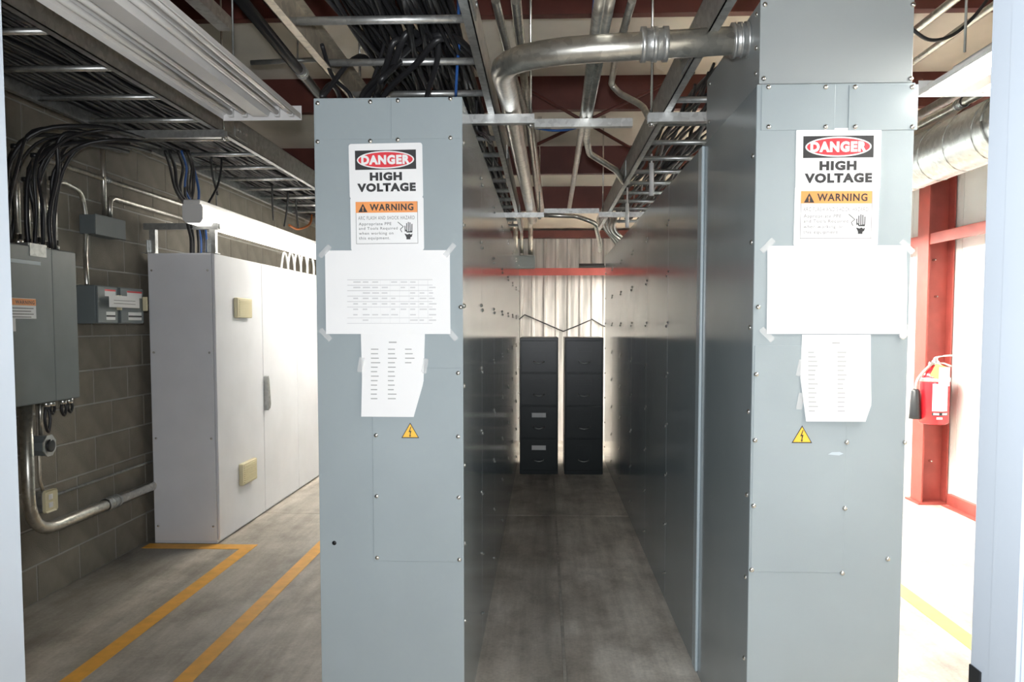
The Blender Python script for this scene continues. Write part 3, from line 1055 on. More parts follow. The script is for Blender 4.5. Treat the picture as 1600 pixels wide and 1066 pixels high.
# black cables dropping out of the tray to them
for i in range(14):
    px = random.uniform(8, 92)
    xx = random.uniform(-2.66, -2.5)
    q = at(px, 380, X=xx)
    yq = min(max(q.y, pa + 0.05), pb_ - 0.04)
    dx, dy = random.uniform(0.0, 0.35), random.uniform(0.05, 0.5)
    pts = [(xx, yq, pzt + 0.002), (xx + random.uniform(-.01, .03), yq + random.uniform(-.02, .02), 2.05), (xx + random.uniform(-.02, .04), yq + random.uniform(-.03, .05), 2.27),
           (xx + dx * 0.4, yq + dy * 0.35, 2.42), (xx + dx, yq + dy, 2.475), (xx + dx + 0.03, yq + dy + 0.3, 2.5)]
    one('cable', MB().tube(smooth_path(pts, 4), random.choice((0.008, 0.01, 0.012)), 6), 'cable', 'black cable dropping from the left cable tray into the dark panelboard', 'cable', 'black cables into the panelboard')

# two small switches with a note across them
DX = -2.53
ys = [at(152, 477, X=DX).y, at(188, 477, X=DX).y, at(228, 477, X=DX).y]
zd1, zd0 = at(170, 447, X=DX).z, at(170, 506, X=DX).z
for k in range(2):
    ya, yb = ys[k] + 0.002, ys[k + 1] - 0.012
    t = thing('safety_switch', ('small dark grey wall switch beside the panelboard, under the thin conduit', 'small dark grey wall switch next to the light grey enclosure')[k], 'switch', (-2.62, (ya + yb) / 2, zd0), 'small wall switches')
    obj('body', MB().box(XL, DX - 0.012, ya, yb, zd0, zd1, 0.004), 'panel', t)
    obj('cover', MB().box(DX - 0.012, DX, ya + 0.004, yb - 0.02, zd0 + 0.004, zd1 - 0.004, 0.003), 'panel', t)
    obj('top_label', MB().box(DX, DX + 0.001, ya + 0.08, yb - 0.04, zd1 - 0.06, zd1 - 0.02), 'sign', t, 'white label with red edge')
    obj('red_stripe', MB().box(DX + 0.001, DX + 0.0013, ya + 0.08, yb - 0.04, zd1 - 0.03, zd1 - 0.02), 'inkred', t, 'red stripe')
    obj('bottom_label', MB().box(DX, DX + 0.001, ya + 0.09, yb - 0.05, zd0 + 0.022, zd0 + 0.07), 'sign', t, 'white label')
    s = MB().box(DX + 0.001, DX + 0.0013, ya + 0.09, yb - 0.05, zd0 + 0.04, zd0 + 0.05)
    obj('black_stripe', s, 'ink', t, 'black stripe')
    obj('handle', MB().box(DX, DX + 0.03, yb - 0.035, yb - 0.022, zd0 + 0.08, zd1 - 0.05, 0.003), 'cream', t, 'cream switch lever')
a, b = at(170, 468, X=DX + 0.03), at(217, 468, X=DX + 0.03)
nt = thing('note', 'white paper note spanning the two small wall switches', 'note', (DX + 0.033, (a.y + b.y) / 2, a.z))
obj('sheet', MB().box(DX + 0.031, DX + 0.0325, a.y, b.y, at(190, 481, X=DX).z, at(190, 463, X=DX).z), 'paper', nt)
s = MB()
zz = at(190, 470, X=DX).z
for r in range(2):
    s.box(DX + 0.0325, DX + 0.0328, a.y + 0.05, b.y - 0.05, zz - r * 0.018 - 0.003, zz - r * 0.018)
obj('faint_print', s, 'inkg', nt, kind='stuff')


def pipe(name, pts, r, mat, label, cat='conduit', R=0.12, group=None, couplings=(), straps=(), n=10):
    """a run of pipe; couplings are ((point), (axis)) sleeves"""
    path = fillet(pts, R)
    if not couplings and not straps:
        return one(name, MB().tube(path, r, n), mat, label, cat, group)
    t = thing(name, label, cat, path[0], group)
    obj('pipe', MB().tube(path, r, n), mat, t)
    for a, b in couplings:
        cpl = MB().tube([a, b], r * 1.16, 14)
        va, vb = Vector(a), Vector(b)
        for u in (0.0, 0.42, 0.82):
            cpl.tube([va.lerp(vb, u), va.lerp(vb, u + 0.18)], r * 1.28, 14)
        obj('coupling', cpl, 'galv', t)
    for c_, ax in straps:
        c_ = Vector(c_)
        s_ = MB()
        s_.lathe([(r * 1.12, -0.012), (r * 1.12, 0.012)], c_, ax, 12)
        obj('strap', s_, 'steel', t)
    return t


W = lambda px, py, x=-2.69: tuple(at(px, py, X=x))
pipe('conduit', [W(72, 285), W(100, 285), W(128, 300), W(135, 345), W(133, 400), W(136, 446, -2.62)], 0.014, 'emt', 'thin conduit bending down the block wall into the first small wall switch', R=0.1)
q0, q1 = W(160, 225), W(162, 342)
pipe('conduit', [(q1[0], q0[1], q0[2] + 0.1), (q1[0], q0[1], q1[2])], 0.016, 'emt', 'short straight conduit dropping from the left tray into the square junction box')
q = W(172, 342)
pipe('conduit', [(q[0], q[1], q[2]), (q[0], q[1], W(172, 308)[2]), (q[0], W(250, 318)[1], W(172, 308)[2]), (q[0], W(330, 335)[1], W(172, 308)[2])], 0.016, 'emt', 'conduit leaving the junction box top and turning along the block wall', R=0.12)
zc = W(200, 292)[2]
pipe('conduit', [(-2.69, W(70, 280)[1], zc), (-2.69, 9.0, zc)], 0.014, 'emt', 'long thin level conduit along the block wall above the junction box',
     couplings=(((-2.69, 5.0, zc), (-2.69, 5.06, zc)),))
y0, y1 = at(150, 355, X=-2.62).y, at(196, 355, X=-2.62).y
z1, z0 = at(175, 341, X=-2.62).z, at(175, 370, X=-2.62).z
t = thing('junction_box', 'square grey junction box on the block wall under two conduits', 'box', (-2.68, (y0 + y1) / 2, z0))
obj('body', MB().box(XL, -2.625, y0, y1, z0, z1, 0.003), 'panel', t)
obj('cover', MB().box(-2.625, -2.62, y0 - 0.004, y1 + 0.004, z0 - 0.004, z1 + 0.004, 0.002), 'panel', t)

# below the panel
zk = 0.395
ya = W(48, 700, -2.64)[1]
pipe('conduit', [(-2.66, ya, pzb), (-2.66, ya, zk), (-2.66, 5.44, zk), (-2.685, 9.0, zk)], 0.032, 'emt', 'fat conduit dropping from the panelboard and bending along the wall near the floor', R=0.22, n=14,
     couplings=(((-2.66, 4.85, zk), (-2.66, 4.99, zk)),))
y1 = W(76, 670, -2.64)[1]
zr = at(82, 695, X=-2.62).z
t = thing('receptacle_box', 'grey octagonal receptacle box with a black outlet on the block wall', 'outlet', (-2.66, y1, zr))
oc = lambda r_, yc, zc_: [(yc + r_ * math.cos(PI / 8 + PI / 4 * k), zc_ + r_ * math.sin(PI / 8 + PI / 4 * k)) for k in range(8)]
yc = at(82, 695, X=-2.6).y
obj('body', MB().prism(oc(0.056, yc, zr), 0.1, 'YZ', XL), 'panel', t)
obj('cover', MB().prism(oc(0.06, yc, zr), 0.006, 'YZ', XL + 0.1), 'galv', t)
obj('outlet', MB().lathe([(0.034, 0), (0.034, 0.01), (0.026, 0.012)], (XL + 0.106, yc, zr), 'X', 16), 'black', t, 'round black outlet')
pipe('conduit', [(-2.66, yc, pzb), (-2.66, yc, pzb - 0.08), (-2.66, yc, zr + 0.056)], 0.012, 'emt', 'thin conduit between the panelboard and the octagonal receptacle box')
zr2 = at(82, 782, X=-2.66).z
yc2 = at(80, 782, X=-2.66).y
t = thing('wall_outlet', 'square beige wall outlet low on the block wall beside the fat conduit', 'outlet', (-2.68, yc2, zr2))
obj('body', MB().box(XL, -2.67, yc2 - 0.05, yc2 + 0.055, zr2 - 0.058, zr2 + 0.058, 0.01), 'galvd', t)
obj('face_plate', MB().box(-2.67, -2.664, yc2 - 0.053, yc2 + 0.058, zr2 - 0.06, zr2 + 0.06, 0.012), 'cream', t, 'beige face plate')
for dz in (0.008, -0.036):
    obj('socket', MB().box(-2.664, -2.66, yc2 - 0.016, yc2 + 0.018, zr2 + dz, zr2 + dz + 0.028, 0.001), 'white', t)
yy = W(60, 690, -2.68)[1]
pipe('conduit', [(-2.68, yy, pzb), (-2.68, yy, zr2 + 0.12), (-2.69, yc2 - 0.02, zr2 + 0.058)], 0.009, 'tan', 'slender tan conduit hanging from the panelboard to the low beige wall outlet', R=0.06)
pipe('conduit', [(-2.70, yc2 + 0.055, zr2 + 0.01), (-2.70, 9.0, zr2 + 0.01)], 0.008, 'galvd', 'slender dark conduit running level from the beige wall outlet')
for i, px in enumerate((72, 80, 98, 108)):
    y_ = at(px, 628, X=-2.56).y
    t = thing('cable_gland', 'small metal gland with a black cable loop under the panelboard, %s from the left' % ORD[i], 'cable gland', (-2.56, y_, pzb), 'glands under the panelboard')
    obj('gland', MB().lathe([(0.016, pzb - 0.03), (0.02, pzb - 0.028), (0.02, pzb - 0.001), (0.014, pzb)], (-2.56, y_, 0), 'Z', 10), 'steel', t)
    dz = (0.16, 0.07, 0.09, 0.08)[i]
    obj('cable_loop', MB().tube(smooth_path([(-2.56, y_, pzb - 0.02), (-2.56, y_ - 0.015, pzb - dz * 0.6), (-2.56, y_ + 0.01, pzb - dz), (-2.56, y_ + 0.03, pzb - dz * 0.6), (-2.57, y_ + 0.028, pzb - 0.02)], 4), 0.008, 6), 'cable', t)


# ================================================================== CABLE TRAYS
TZ = 2.44


def tray(label, xl, xr, y0, y1, z, rh, rungs, lmat='galv', rmat='galv', l0=None, r0=None, rr=0.014):
    t = thing('cable_tray', label, 'cable tray', ((xl + xr) / 2, (y0 + y1) / 2, z))
    for x_, s, m_, ys_ in ((xl, 1, lmat, l0 or y0), (xr, -1, rmat, r0 or y0)):
        b = MB().box(x_, x_ + s * 0.004, ys_, y1, z, z + rh)
        b.box(x_ - s * 0.0, x_ + s * 0.032, ys_, y1, z, z + 0.004).box(x_, x_ + s * 0.032, ys_, y1, z + rh - 0.004, z + rh)
        ro = obj('side_rail', b, m_, t)
        k = ys_ + 0.9
        while k < y1 - 0.3:
            sp = MB().box(x_ - s * 0.005, x_, k - 0.1, k + 0.1, z + 0.02, z + rh - 0.02)
            for u in (-0.07, -0.03, 0.03, 0.07):
                sp.lathe([(0.008, 0), (0.008, 0.004), (0.004, 0.007)], (0, 0, 0), 'X', 6)
                sp.v[-18:] = [(x_ - s * 0.005 - s * v[0], k + u + v[1], z + rh / 2 + v[2]) for v in sp.v[-18:]]
            obj('splice_plate', sp, 'galvd', ro)
            k += 2.4
    for y_ in rungs:
        obj('rung', MB().tube([(xl + 0.004, y_, z + 0.03), (xr - 0.004, y_, z + 0.03)], rr, 8), 'galv', t)
    return t


def bundle(label, xl, xr, y0, y1, z, n, seed, zspan=0.07):
    rnd = random.Random(seed)
    b = MB()
    for i in range(n):
        x0 = rnd.uniform(xl, xr)
        z0 = z + rnd.uniform(0.0, zspan)
        r = rnd.choice((0.007, 0.009, 0.011, 0.013))
        ph, ph2 = rnd.uniform(0, 6), rnd.uniform(0, 6)
        am = rnd.uniform(0.01, 0.045)
        a, e = y0 + rnd.uniform(0, 0.25), y1 - rnd.uniform(0, 0.25)
        pts = []
        m_ = 22
        for k in range(m_ + 1):
            y = a + (e - a) * k / m_
            pts.append((min(max(x0 + am * math.sin(y * 1.7 + ph) + 0.02 * math.sin(y * 4.1 + ph2), xl), xr), y, z0 + r + 0.006 * abs(math.sin(y * 3.3 + ph))))
        b.tube(pts, r, 5, False)
    o = one('cable_bundle', b, 'cable', label, 'cables')
    o['kind'] = 'stuff'
    return o


# left tray along the block wall
LTX0, LTX1, LTZ = -2.47, -1.8, 2.56
tray('long galvanised ladder tray full of black cables along the block wall', LTX0, LTX1, 1.6, 9.4, LTZ, 0.13, [1.75 + 0.45 * i for i in range(17)], rmat='galvd')
bundle('mass of black cables lying in the ladder tray along the block wall', LTX0 + 0.04, LTX1 - 0.05, 1.62, 9.3, LTZ + 0.045, 110, 3)
# middle tray above the left row
MX0, MX1 = -0.83, -0.225
tray('galvanised ladder tray above the left switchgear row', MX0, MX1, 1.7, 8.7, TZ, 0.12, [2.28 + 0.427 * i for i in range(15)], 'tan', 'galv')
bundle('tangle of black cables lying in the tray above the left switchgear', MX0 + 0.12, MX1 - 0.09, 1.8, 8.5, TZ + 0.05, 60, 5, 0.1)
# right tray above the right row
tray('galvanised ladder tray above the right switchgear row, behind the pull box', 0.53, 1.13, 3.56, 8.6, TZ, 0.14, [3.7 + 0.427 * i for i in range(11)], 'galv', 'galv', l0=2.3)
bundle('black cables lying in the tray above the right switchgear', 0.62, 1.08, 3.56, 8.4, TZ + 0.05, 40, 9, 0.09)

# strut trapezes and rods that carry them
ROD = []


def hanger(label, x0, x1, y_, z_, rods, mat='galv'):
    t = thing('trapeze_hanger', label, 'hanger', ((x0 + x1) / 2, y_, z_))
    obj('strut', strut(MB(), (x0, y_, z_), (x1, y_, z_)), mat, t)
    for xr_ in rods:
        zt_ = roof(y_) - 0.002
        r_ = obj('threaded_rod', MB().tube([(xr_, y_, z_ - 0.03), (xr_, y_, zt_)], 0.006, 6), 'steel', t)
        obj('nut', MB().lathe([(0.012, z_ - 0.035), (0.012, z_ - 0.02)], (xr_, y_, 0), 'Z', 6), 'steel', r_)
        obj('rod_clip', MB().box(xr_ - 0.02, xr_ + 0.02, y_ - 0.02, y_ + 0.02, zt_ - 0.03, zt_, 0.003), 'steel', r_)
    return t


za = TZ - 0.021
hanger('strut trapeze under the middle tray carrying the fat conduit, nearest the camera', -0.86, at(835, 190, Y=3.81).x, 3.81, za, (-0.845, at(829, 190, Y=3.81).x))
hanger('strut trapeze under the right tray just behind the pull box', at(1012, 188, Y=3.81).x, 1.15, 3.81, za, (at(1018, 188, Y=3.81).x,))
hanger('far strut trapeze under the middle tray at the end of the aisle', -0.86, at(850, 332, Y=7.1).x, 7.1, za, (at(843, 332, Y=7.1).x,))
hanger('far strut trapeze under the right tray at the end of the aisle', at(936, 332, Y=7.1).x, 1.15, 7.1, za, (at(942, 332, Y=7.1).x,))
x0, x1 = at(835, 190, Y=4.3).x, at(988, 190, Y=4.3).x
zz = at(910, 193, Y=4.3).z
hanger('lone strut crossing the aisle and carrying the middle pair of conduits', x0, x1, 4.3, zz, ())
zz2 = at(890, 330, Y=7.3).z
hanger('lone far strut crossing the end of the aisle', at(850, 330, Y=7.3).x, at(936, 330, Y=7.3).x, 7.3, zz2, ())
hanger('strut under the left tray near the junction box', -2.5, -1.76, at(342, 204, X=-1.8).y, LTZ - 0.021, (-1.775,), 'galv')

# ================================================================== CONDUITS IN THE AISLE
zf = 2.478
ystart = 2.8
pipe('fat_conduit', [(RX0 + 0.012, ystart, at(1160, 62, Y=ystart).z), (-0.16, ystart + 0.05, at(760, 78, Y=ystart).z), (-0.16, 3.7, zf + 0.01), (-0.12, 7.6, 2.49), (-0.12, 8.0, 2.49)], 0.045, 'emt',
     'fat shiny conduit leaving the pull box side and sweeping round along the aisle', R=0.34, n=18,
     couplings=((tuple(at(1001, 70, Y=ystart + 0.02)), tuple(at(1043, 69, Y=ystart + 0.02))), (tuple(at(1143, 64, Y=ystart)), (RX0 + 0.012, ystart, at(1166, 62, Y=ystart).z))))
zc = lambda px, py, z_: tuple(at(px, py, Z=z_))
pipe('conduit', [zc(774, 0, 2.95), zc(800, 110, 2.9), zc(826, 195, 2.8), zc(843, 330, 2.55)], 0.02, 'emt', 'slim conduit slanting along the aisle ceiling, left of its twin', R=0.3)
pipe('conduit', [zc(806, 0, 2.95), zc(822, 150, 2.9), zc(832, 210, 2.8), zc(847, 330, 2.55)], 0.024, 'emt', 'conduit along the aisle ceiling right beside the slim slanting one', R=0.3)
zm = zz + 0.02 + 0.021
pipe('conduit', [zc(942, -40, zm), zc(911, 190, zm), zc(889, 329, zm + 0.03)], 0.02, 'emt', 'straight middle conduit with a blue cable beside it, along the aisle', R=0.3)
pipe('conduit', [zc(960, -40, zm), zc(919, 188, zm), zc(916, 215, zm), zc(921, 240, zm - 0.02), zc(962, 266, zm - 0.06), zc(975, 285, zm - 0.1)], 0.02, 'emt', 'middle conduit bending off towards the right tray, right of the straight one', R=0.15)
pipe('conduit', [zc(988, 0, 2.75), zc(962, 90, 2.75), zc(955, 132, 2.75), zc(968, 146, 2.7), zc(1004, 165, 2.62), zc(1014, 184, 2.52)], 0.017, 'emt', 'thin conduit with a double bend ending at the near right strut', R=0.12)
one('blue_cable', MB().tube(smooth_path([zc(932, -30, zm), zc(921, 90, zm), zc(908, 180, zm), zc(904, 198, zm - 0.01), zc(870, 204, zm - 0.03), zc(836, 200, zm - 0.03)], 5), 0.007, 6), 'blue',
    'blue cable running along the middle conduit and across to the fat conduit', 'cable')
pipe('conduit', [zc(846, 336, 2.42), zc(900, 338, 2.42), zc(930, 348, 2.36), zc(937, 380, 2.25), zc(937, 392, 2.2)], 0.02, 'emt', 'far conduit curving from the left tray down to the right row', R=0.1)
# pipes going down at the far end
yd = 8.9
for k, (pa_, pb2) in enumerate((((803, 335), (806, 398)), ((814, 335), (815, 398)), ((829, 335), (829, 400)))):
    p0, p1 = at(*pa_, Y=yd), at(*pb2, Y=YB - 0.25)
    pipe('drop_conduit', [tuple(p0), (p1.x, YB - 0.3, p0.z - 0.05), (p1.x, YB - 0.25, p1.z + 0.02)], 0.03 if k != 1 else 0.02, 'emt',
         ('left of three conduits turning down into the dark box on the back wall', 'thin middle one of three conduits turning down into the dark box on the back wall', 'right of three conduits turning down into the dark box on the back wall')[k], R=0.2, group='conduits into the back wall box')
p0, p1 = at(797, 420, Y=YB - 0.25), at(836, 400, Y=YB - 0.25)
t = thing('wall_box', 'dark grey box on the back wall under three conduits', 'box', ((p0.x + p1.x) / 2, YB - 0.2, p0.z))
obj('body', MB().box(p0.x, p1.x, YB - 0.33, YB - 0.016, p0.z, p1.z, 0.004), 'panel', t)
obj('lid', MB().box(p0.x + 0.01, p1.x - 0.01, YB - 0.338, YB - 0.33, p0.z + 0.01, p1.z - 0.01, 0.003), 'panel', t)
for k, (a, b, c_, d) in enumerate(((944, 336, 940, 398), (950, 338, 945, 390), (956, 340, 950, 384), (962, 338, 955, 372))):
    Yk = 8.0 - 0.2 * k
    p0, p1 = at(a, b, Y=Yk), at(c_, d, Y=Yk)
    pipe('drop_conduit', [tuple(p0), tuple((Vector(p0) + Vector((p1.x - p0.x + 0.02, 0.0, -0.12)))), (RX0 + 0.06, Yk, RZ)], 0.016, 'emt', 'short conduit dropping from the right tray into the right row, %s from the left' % ORD[k], R=0.1, group='short drops into the right row')
for k, (px, ya_, yb_, Y) in enumerate(((1018, 255, 306, 5.0), (980, 318, 356, 6.2))):
    p0, p1 = at(px, ya_, Y=Y), at(px, yb_, Y=Y)
    one('white_sleeve', MB().tube([p1, p0], 0.014, 8).tube([p0, (p0.x, p0.y, TZ + 0.06)], 0.006, 6), 'white', ('nearer white plastic sleeve hanging under the right tray', 'farther white plastic sleeve hanging under the right tray')[k], 'sleeve')
# crossed rods under the purlins
for k, (a, b) in enumerate((((826, 140), (1000, 240)), ((1045, 128), (826, 232)))):
    z0_ = 3.05
    p0 = at(*a, Y=6.0 if k == 0 else 6.0)
    p1 = at(*b, Y=6.25)
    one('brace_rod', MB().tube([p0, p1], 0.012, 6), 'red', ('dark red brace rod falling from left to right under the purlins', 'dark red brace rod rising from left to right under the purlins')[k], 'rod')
# black pipe and fittings over the left row and left aisle
pipe('black_pipe', [zc(340, -45, 3.0), zc(500, 150, 3.0), zc(520, 172, 3.0)], 0.03, 'black', 'black sprinkler pipe running above the left light fixture', 'pipe', couplings=((zc(468, 108, 3.0), zc(473, 115, 3.0)),))
yq = 4.9
p0, p1 = at(392, 98, Y=yq), at(520, 92, Y=yq)
pipe('cross_conduit', [tuple(p0), tuple(p1)], 0.014, 'galvd', 'level conduit crossing behind the black sprinkler pipe')
one('threaded_rod', MB().tube([tuple(at(465, 92, Y=yq)), tuple(at(465, 40, Y=yq))], 0.006, 6), 'galvd', 'thin rod hanging above the black sprinkler pipe', 'rod')
p0 = at(352, 38, Y=3.2)
st = thing('strut_channel', 'short galvanised strut channel hanging above the left light fixture', 'strut', (p0.x, 2.6, p0.z))
obj('channel', strut(MB(), (p0.x, 1.8, p0.z), (p0.x, 3.2, p0.z), 0.05), 'galv', st)
obj('bolt', MB().lathe([(0.012, 0), (0.012, 0.02)], (p0.x, 2.9, p0.z + 0.03), 'Z', 8), 'steel', st)

# loose cables dropping into the top of the left row
drops = [((620, 62), (600, 110), (566, 150)), ((640, 50), (612, 105), (574, 150)), ((700, 55), (640, 75), (588, 149)), ((596, 0), (602, 60), (576, 149)), ((690, 10), (684, 90), (668, 149)),
         ((548, 150), (520, 120), (503, 70)), ((690, 60), (650, 100), (600, 149)), ((600, 120), (594, 135), (590, 149)), ((505, 150), (516, 132), (530, 150))]
for k, d in enumerate(drops):
    ys_ = (3.0, 3.1, 3.25) if k != 5 else (3.25, 3.15, 3.0)
    pts = [tuple(at(a, b, Y=y_)) for (a, b), y_ in zip(d, ys_)]
    q = pts[0]
    if k != 5:
        pts = [(q[0] + 0.12, q[1] + 0.6, TZ + 0.1), (q[0] + 0.07, q[1] + 0.28, TZ + 0.1)] + pts
    else:
        pts = pts + [(q[0], q[1] + 0.2, TZ + 0.09)] if False else pts
    e = pts[-1] if k != 5 else pts[0]
    tail = (e[0], e[1], LZ)
    pts = pts + [tail] if k != 5 else [tail] + pts
    one('cable', MB().tube(smooth_path(pts, 6), (0.012, 0.014, 0.013, 0.007, 0.011, 0.008, 0.012, 0.012, 0.01)[k], 7), 'cable', ('thick black cable arching from the tray middle to the left switchgear top', 'second thick black cable beside the arching one over the left switchgear',
         'long black cable slanting from the tray right side to the left switchgear top', 'thin black cable hanging in front of the tray rungs above the left switchgear',
         'black cable dropping near the right corner of the left switchgear top', 'thin black cable rising to the left tray rail above the left switchgear',
         'black cable slanting below the longest one over the left switchgear', 'short black cable stub at the middle of the left switchgear top', 'short hooked black cable at the left edge of the left switchgear top')[k], 'cable', 'loose cables over the left switchgear')
for k, px in enumerate((515, 553, 590, 612)):
    p = at(px, 153, Y=3.2)
    one('cable_gland', MB().lathe([(0.03, LZ), (0.03, LZ + 0.012), (0.022, LZ + 0.014), (0.022, LZ + 0.035)], (p.x, 3.2, 0), 'Z', 12), 'galv', 'round metal gland on the left switchgear top, %s from the left' % ORD[k], 'cable gland', 'glands on the left switchgear top')
one('blue_cable', MB().tube(smooth_path([tuple(at(716, -10, Y=3.0)), tuple(at(717, 60, Y=3.1)), tuple(at(714, 110, Y=3.2)), tuple(at(712, 150, Y=3.3))], 5), 0.006, 6), 'blue', 'blue cable hanging beside the right rail of the middle tray', 'cable')
one('cable', MB().tube(smooth_path([tuple(at(745, 150, Y=4.0)), tuple(at(745, 200, Y=4.0)), tuple(at(756, 210, Y=4.05)), tuple(at(768, 224, Y=4.2))], 5), 0.008, 6), 'cable', 'black cable looping under the near trapeze at the left row', 'cable')
# cables over the enclosures
for k in range(9):
    px = random.uniform(262, 300)
    col = 'blue' if k in (2, 6) else 'cable'
    e = random.uniform(292, 325)
    pts = [tuple(at(px - 4, 236, X=-2.3)), tuple(at(px + 4, 262, X=-2.32)), tuple(at(px + random.uniform(0, 14), 300, X=-2.34)), tuple(at(e - 6, 340, X=-2.36)), tuple(at(e, 372, X=-2.38))]
    pts.append((pts[-1][0], pts[-1][1], EZ))
    one('cable', MB().tube(smooth_path(pts, 5), random.choice((0.008, 0.01, 0.012)), 6), col, {2: 'left of two blue', 6: 'right of two blue'}.get(k, 'black') + ('s' if 0 else '') + ' cable falling from the left tray onto the nearest light grey enclosure', 'cable',
        ('blue' if col == 'blue' else 'black') + ' cables into the nearest enclosure')
for k in range(5):
    px = 443 + k * 10
    a = [tuple(at(px - 3, 415, X=-2.28)), tuple(at(px, 396, X=-2.3)), tuple(at(px + 4, 400, X=-2.3)), tuple(at(px + 7, 416, X=-2.28))]
    a = [(a[0][0], a[0][1], EZ)] + a + [(a[-1][0], a[-1][1], EZ)]
    one('wire_loop', MB().tube(smooth_path(a, 4), 0.01, 6), 'wirew', 'small white wire loop on top of the farther light grey enclosures, %s from the left' % ORD[k], 'wire', 'white wire loops on the enclosures')
one('orange_cable', MB().tube(smooth_path([tuple(at(488, 330, X=-2.4)), tuple(at(484, 350, X=-2.4)), tuple(at(466, 358, X=-2.4)), tuple(at(452, 352, X=-2.4))], 5), 0.012, 6), 'orange', 'orange cable curling under the far end of the left tray', 'cable')
for k, (px, py, dx) in enumerate(((425, 310, 2), (450, 320, -6), (462, 322, 4), (345, 285, -20), (330, 270, 10))):
    p0 = at(px, py - 18, X=-2.2)
    one('cable_tail', MB().tube(smooth_path([(p0.x, p0.y + 0.02, LTZ + 0.06), tuple(p0), tuple(at(px + dx * 0.3, py + 8, X=-2.22)), tuple(at(px + dx, py + 34, X=-2.25))], 5), 0.008, 6), 'cable', 'short black cable end hanging under the left tray, %s from the left' % ORD[(2, 3, 4, 1, 0)[k]], 'cable', 'cable ends under the left tray')


# ================================================================== LIGHT FIXTURES
def fixture(label, xc, y0, y1, zb, W_, lit, rods=(), power=0):
    t = thing('strip_light', label, 'light fixture', (xc, (y0 + y1) / 2, zb))
    h = W_ / 2
    # reflector: folded white sheet, open below
    prof = [(-h, 0.0), (-h, 0.02), (-h * 0.62, 0.055), (-0.06, 0.06), (-0.05, 0.045), (0.05, 0.045), (0.06, 0.06), (h * 0.62, 0.055), (h, 0.02), (h, 0.0)]
    out = [(a * 1.01 + 0, b + 0.004) for a, b in prof][::-1]
    rf = MB()
    n = len(prof)
    vs, fs = [], []
    for (a, b) in prof + out:
        vs.append((xc + a, y0, zb + b))
    for (a, b) in prof + out:
        vs.append((xc + a, y1, zb + b))
    m_ = 2 * n
    for i in range(m_):
        j = (i + 1) % m_
        fs.append((i, j, j + m_, i + m_))
    for i in range(n - 1):
        fs.append((i, i + 1, m_ - 2 - i, m_ - 1 - i))
        fs.append((m_ + i, m_ + i + 1, m_ + m_ - 2 - i, m_ + m_ - 1 - i))
    rf.add(vs, fs)
    obj('reflector', rf, 'white', t)
    obj('ballast_cover', MB().prism([(xc - 0.05, zb + 0.044), (xc - 0.035, zb + 0.008), (xc + 0.035, zb + 0.008), (xc + 0.05, zb + 0.044)], y1 - y0 - 0.04, 'XZ', y0 + 0.02), 'white', t)
    obj('spine', MB().box(xc - 0.06, xc + 0.06, y0 + 0.02, y1 - 0.02, zb + 0.066, zb + 0.11, 0.004), 'white', t)
    for yy in (y0, y1):
        obj('end_plate', MB().box(xc - h - 0.004, xc + h + 0.004, yy - 0.002, yy + 0.002, zb - 0.004, zb + 0.062, 0.001), 'white', t)
    yl = y0
    while yl < y1 - 0.3:
        ye = min(yl + 2.42, y1)
        for s in (-1, 1):
            for u in (0.42, 0.78):
                xx = xc + s * h * u
                tb = obj('tube', MB().tube([(xx, yl + 0.03, zb + 0.026), (xx, ye - 0.03, zb + 0.026)], 0.0125, 10), lit or 'tube', t)
                obj('socket', MB().box(xx - 0.012, xx + 0.012, yl + 0.006, yl + 0.03, zb + 0.008, zb + 0.05, 0.003), 'white', tb)
                obj('socket', MB().box(xx - 0.012, xx + 0.012, ye - 0.03, ye - 0.006, zb + 0.008, zb + 0.05, 0.003), 'white', tb)
        yl += 2.42
    for (rx, ry) in rods:
        obj('hanger_rod', MB().tube([(xc + rx, ry, zb + 0.11), (xc + rx, ry, roof(ry))], 0.005, 6), 'galvd', t)
    return t


p = at(410, 187, Y=3.85)
fixture('unlit long white strip light over the left aisle, end plate towards the back', p.x, 1.5, 3.85, p.z, at(470, 187, Y=3.85).x - at(350, 187, Y=3.85).x, False, ((0, 2.0), (0, 3.5)))
p = at(1436, 150, Y=3.5)
fixture('glaring lit white strip light over the right aisle beside the doorway edge', p.x + 0.18, 1.5, 3.5, p.z, 0.36, 'lit', ((-0.1, 3.3), (0, 1.8)))
yn = at(316, 330, X=-2.215).y
zb_, zt_ = at(316, 348, X=-2.215).z, at(316, 319, X=-2.215).z
t = thing('wraparound_light', 'glowing white wraparound light hanging over the light grey enclosures', 'light fixture', (-2.28, yn + 1.2, zb_))
hh = zt_ - zb_
pf = [(-2.345, zt_), (-2.345, zb_ + 0.03), (-2.325, zb_), (-2.235, zb_), (-2.215, zb_ + 0.03), (-2.215, zt_ - 0.02), (-2.225, zt_)]
for k in range(2):
    obj('lens', MB().prism(pf, 1.79, 'XZ', yn + 0.012 + k * 1.8), 'lens', t, 'glowing lens')
obj('housing', MB().box(-2.34, -2.23, yn, yn + 3.62, zt_, zt_ + 0.03, 0.004), 'white', t)
for k in (0, 1.802, 3.604):
    obj('end_cap', MB().prism([(a - (0.002 if a < -2.28 else -0.002), b) for a, b in pf], 0.01, 'XZ', yn + k), 'white', t)
for k in (0.4, 3.2):
    obj('hanger_rod', MB().tube([(-2.28, yn + k, zt_ + 0.03), (-2.28, yn + k, LTZ + 0.03)], 0.005, 6), 'galvd', t)
fixture('unseen strip light added to brighten the right aisle and back wall', 1.75, 5.0, 9.8, 2.4, 0.36, 'litfar', ((0, 5.7), (0, 9.2)))  # added out of view to brighten the right aisle and back wall
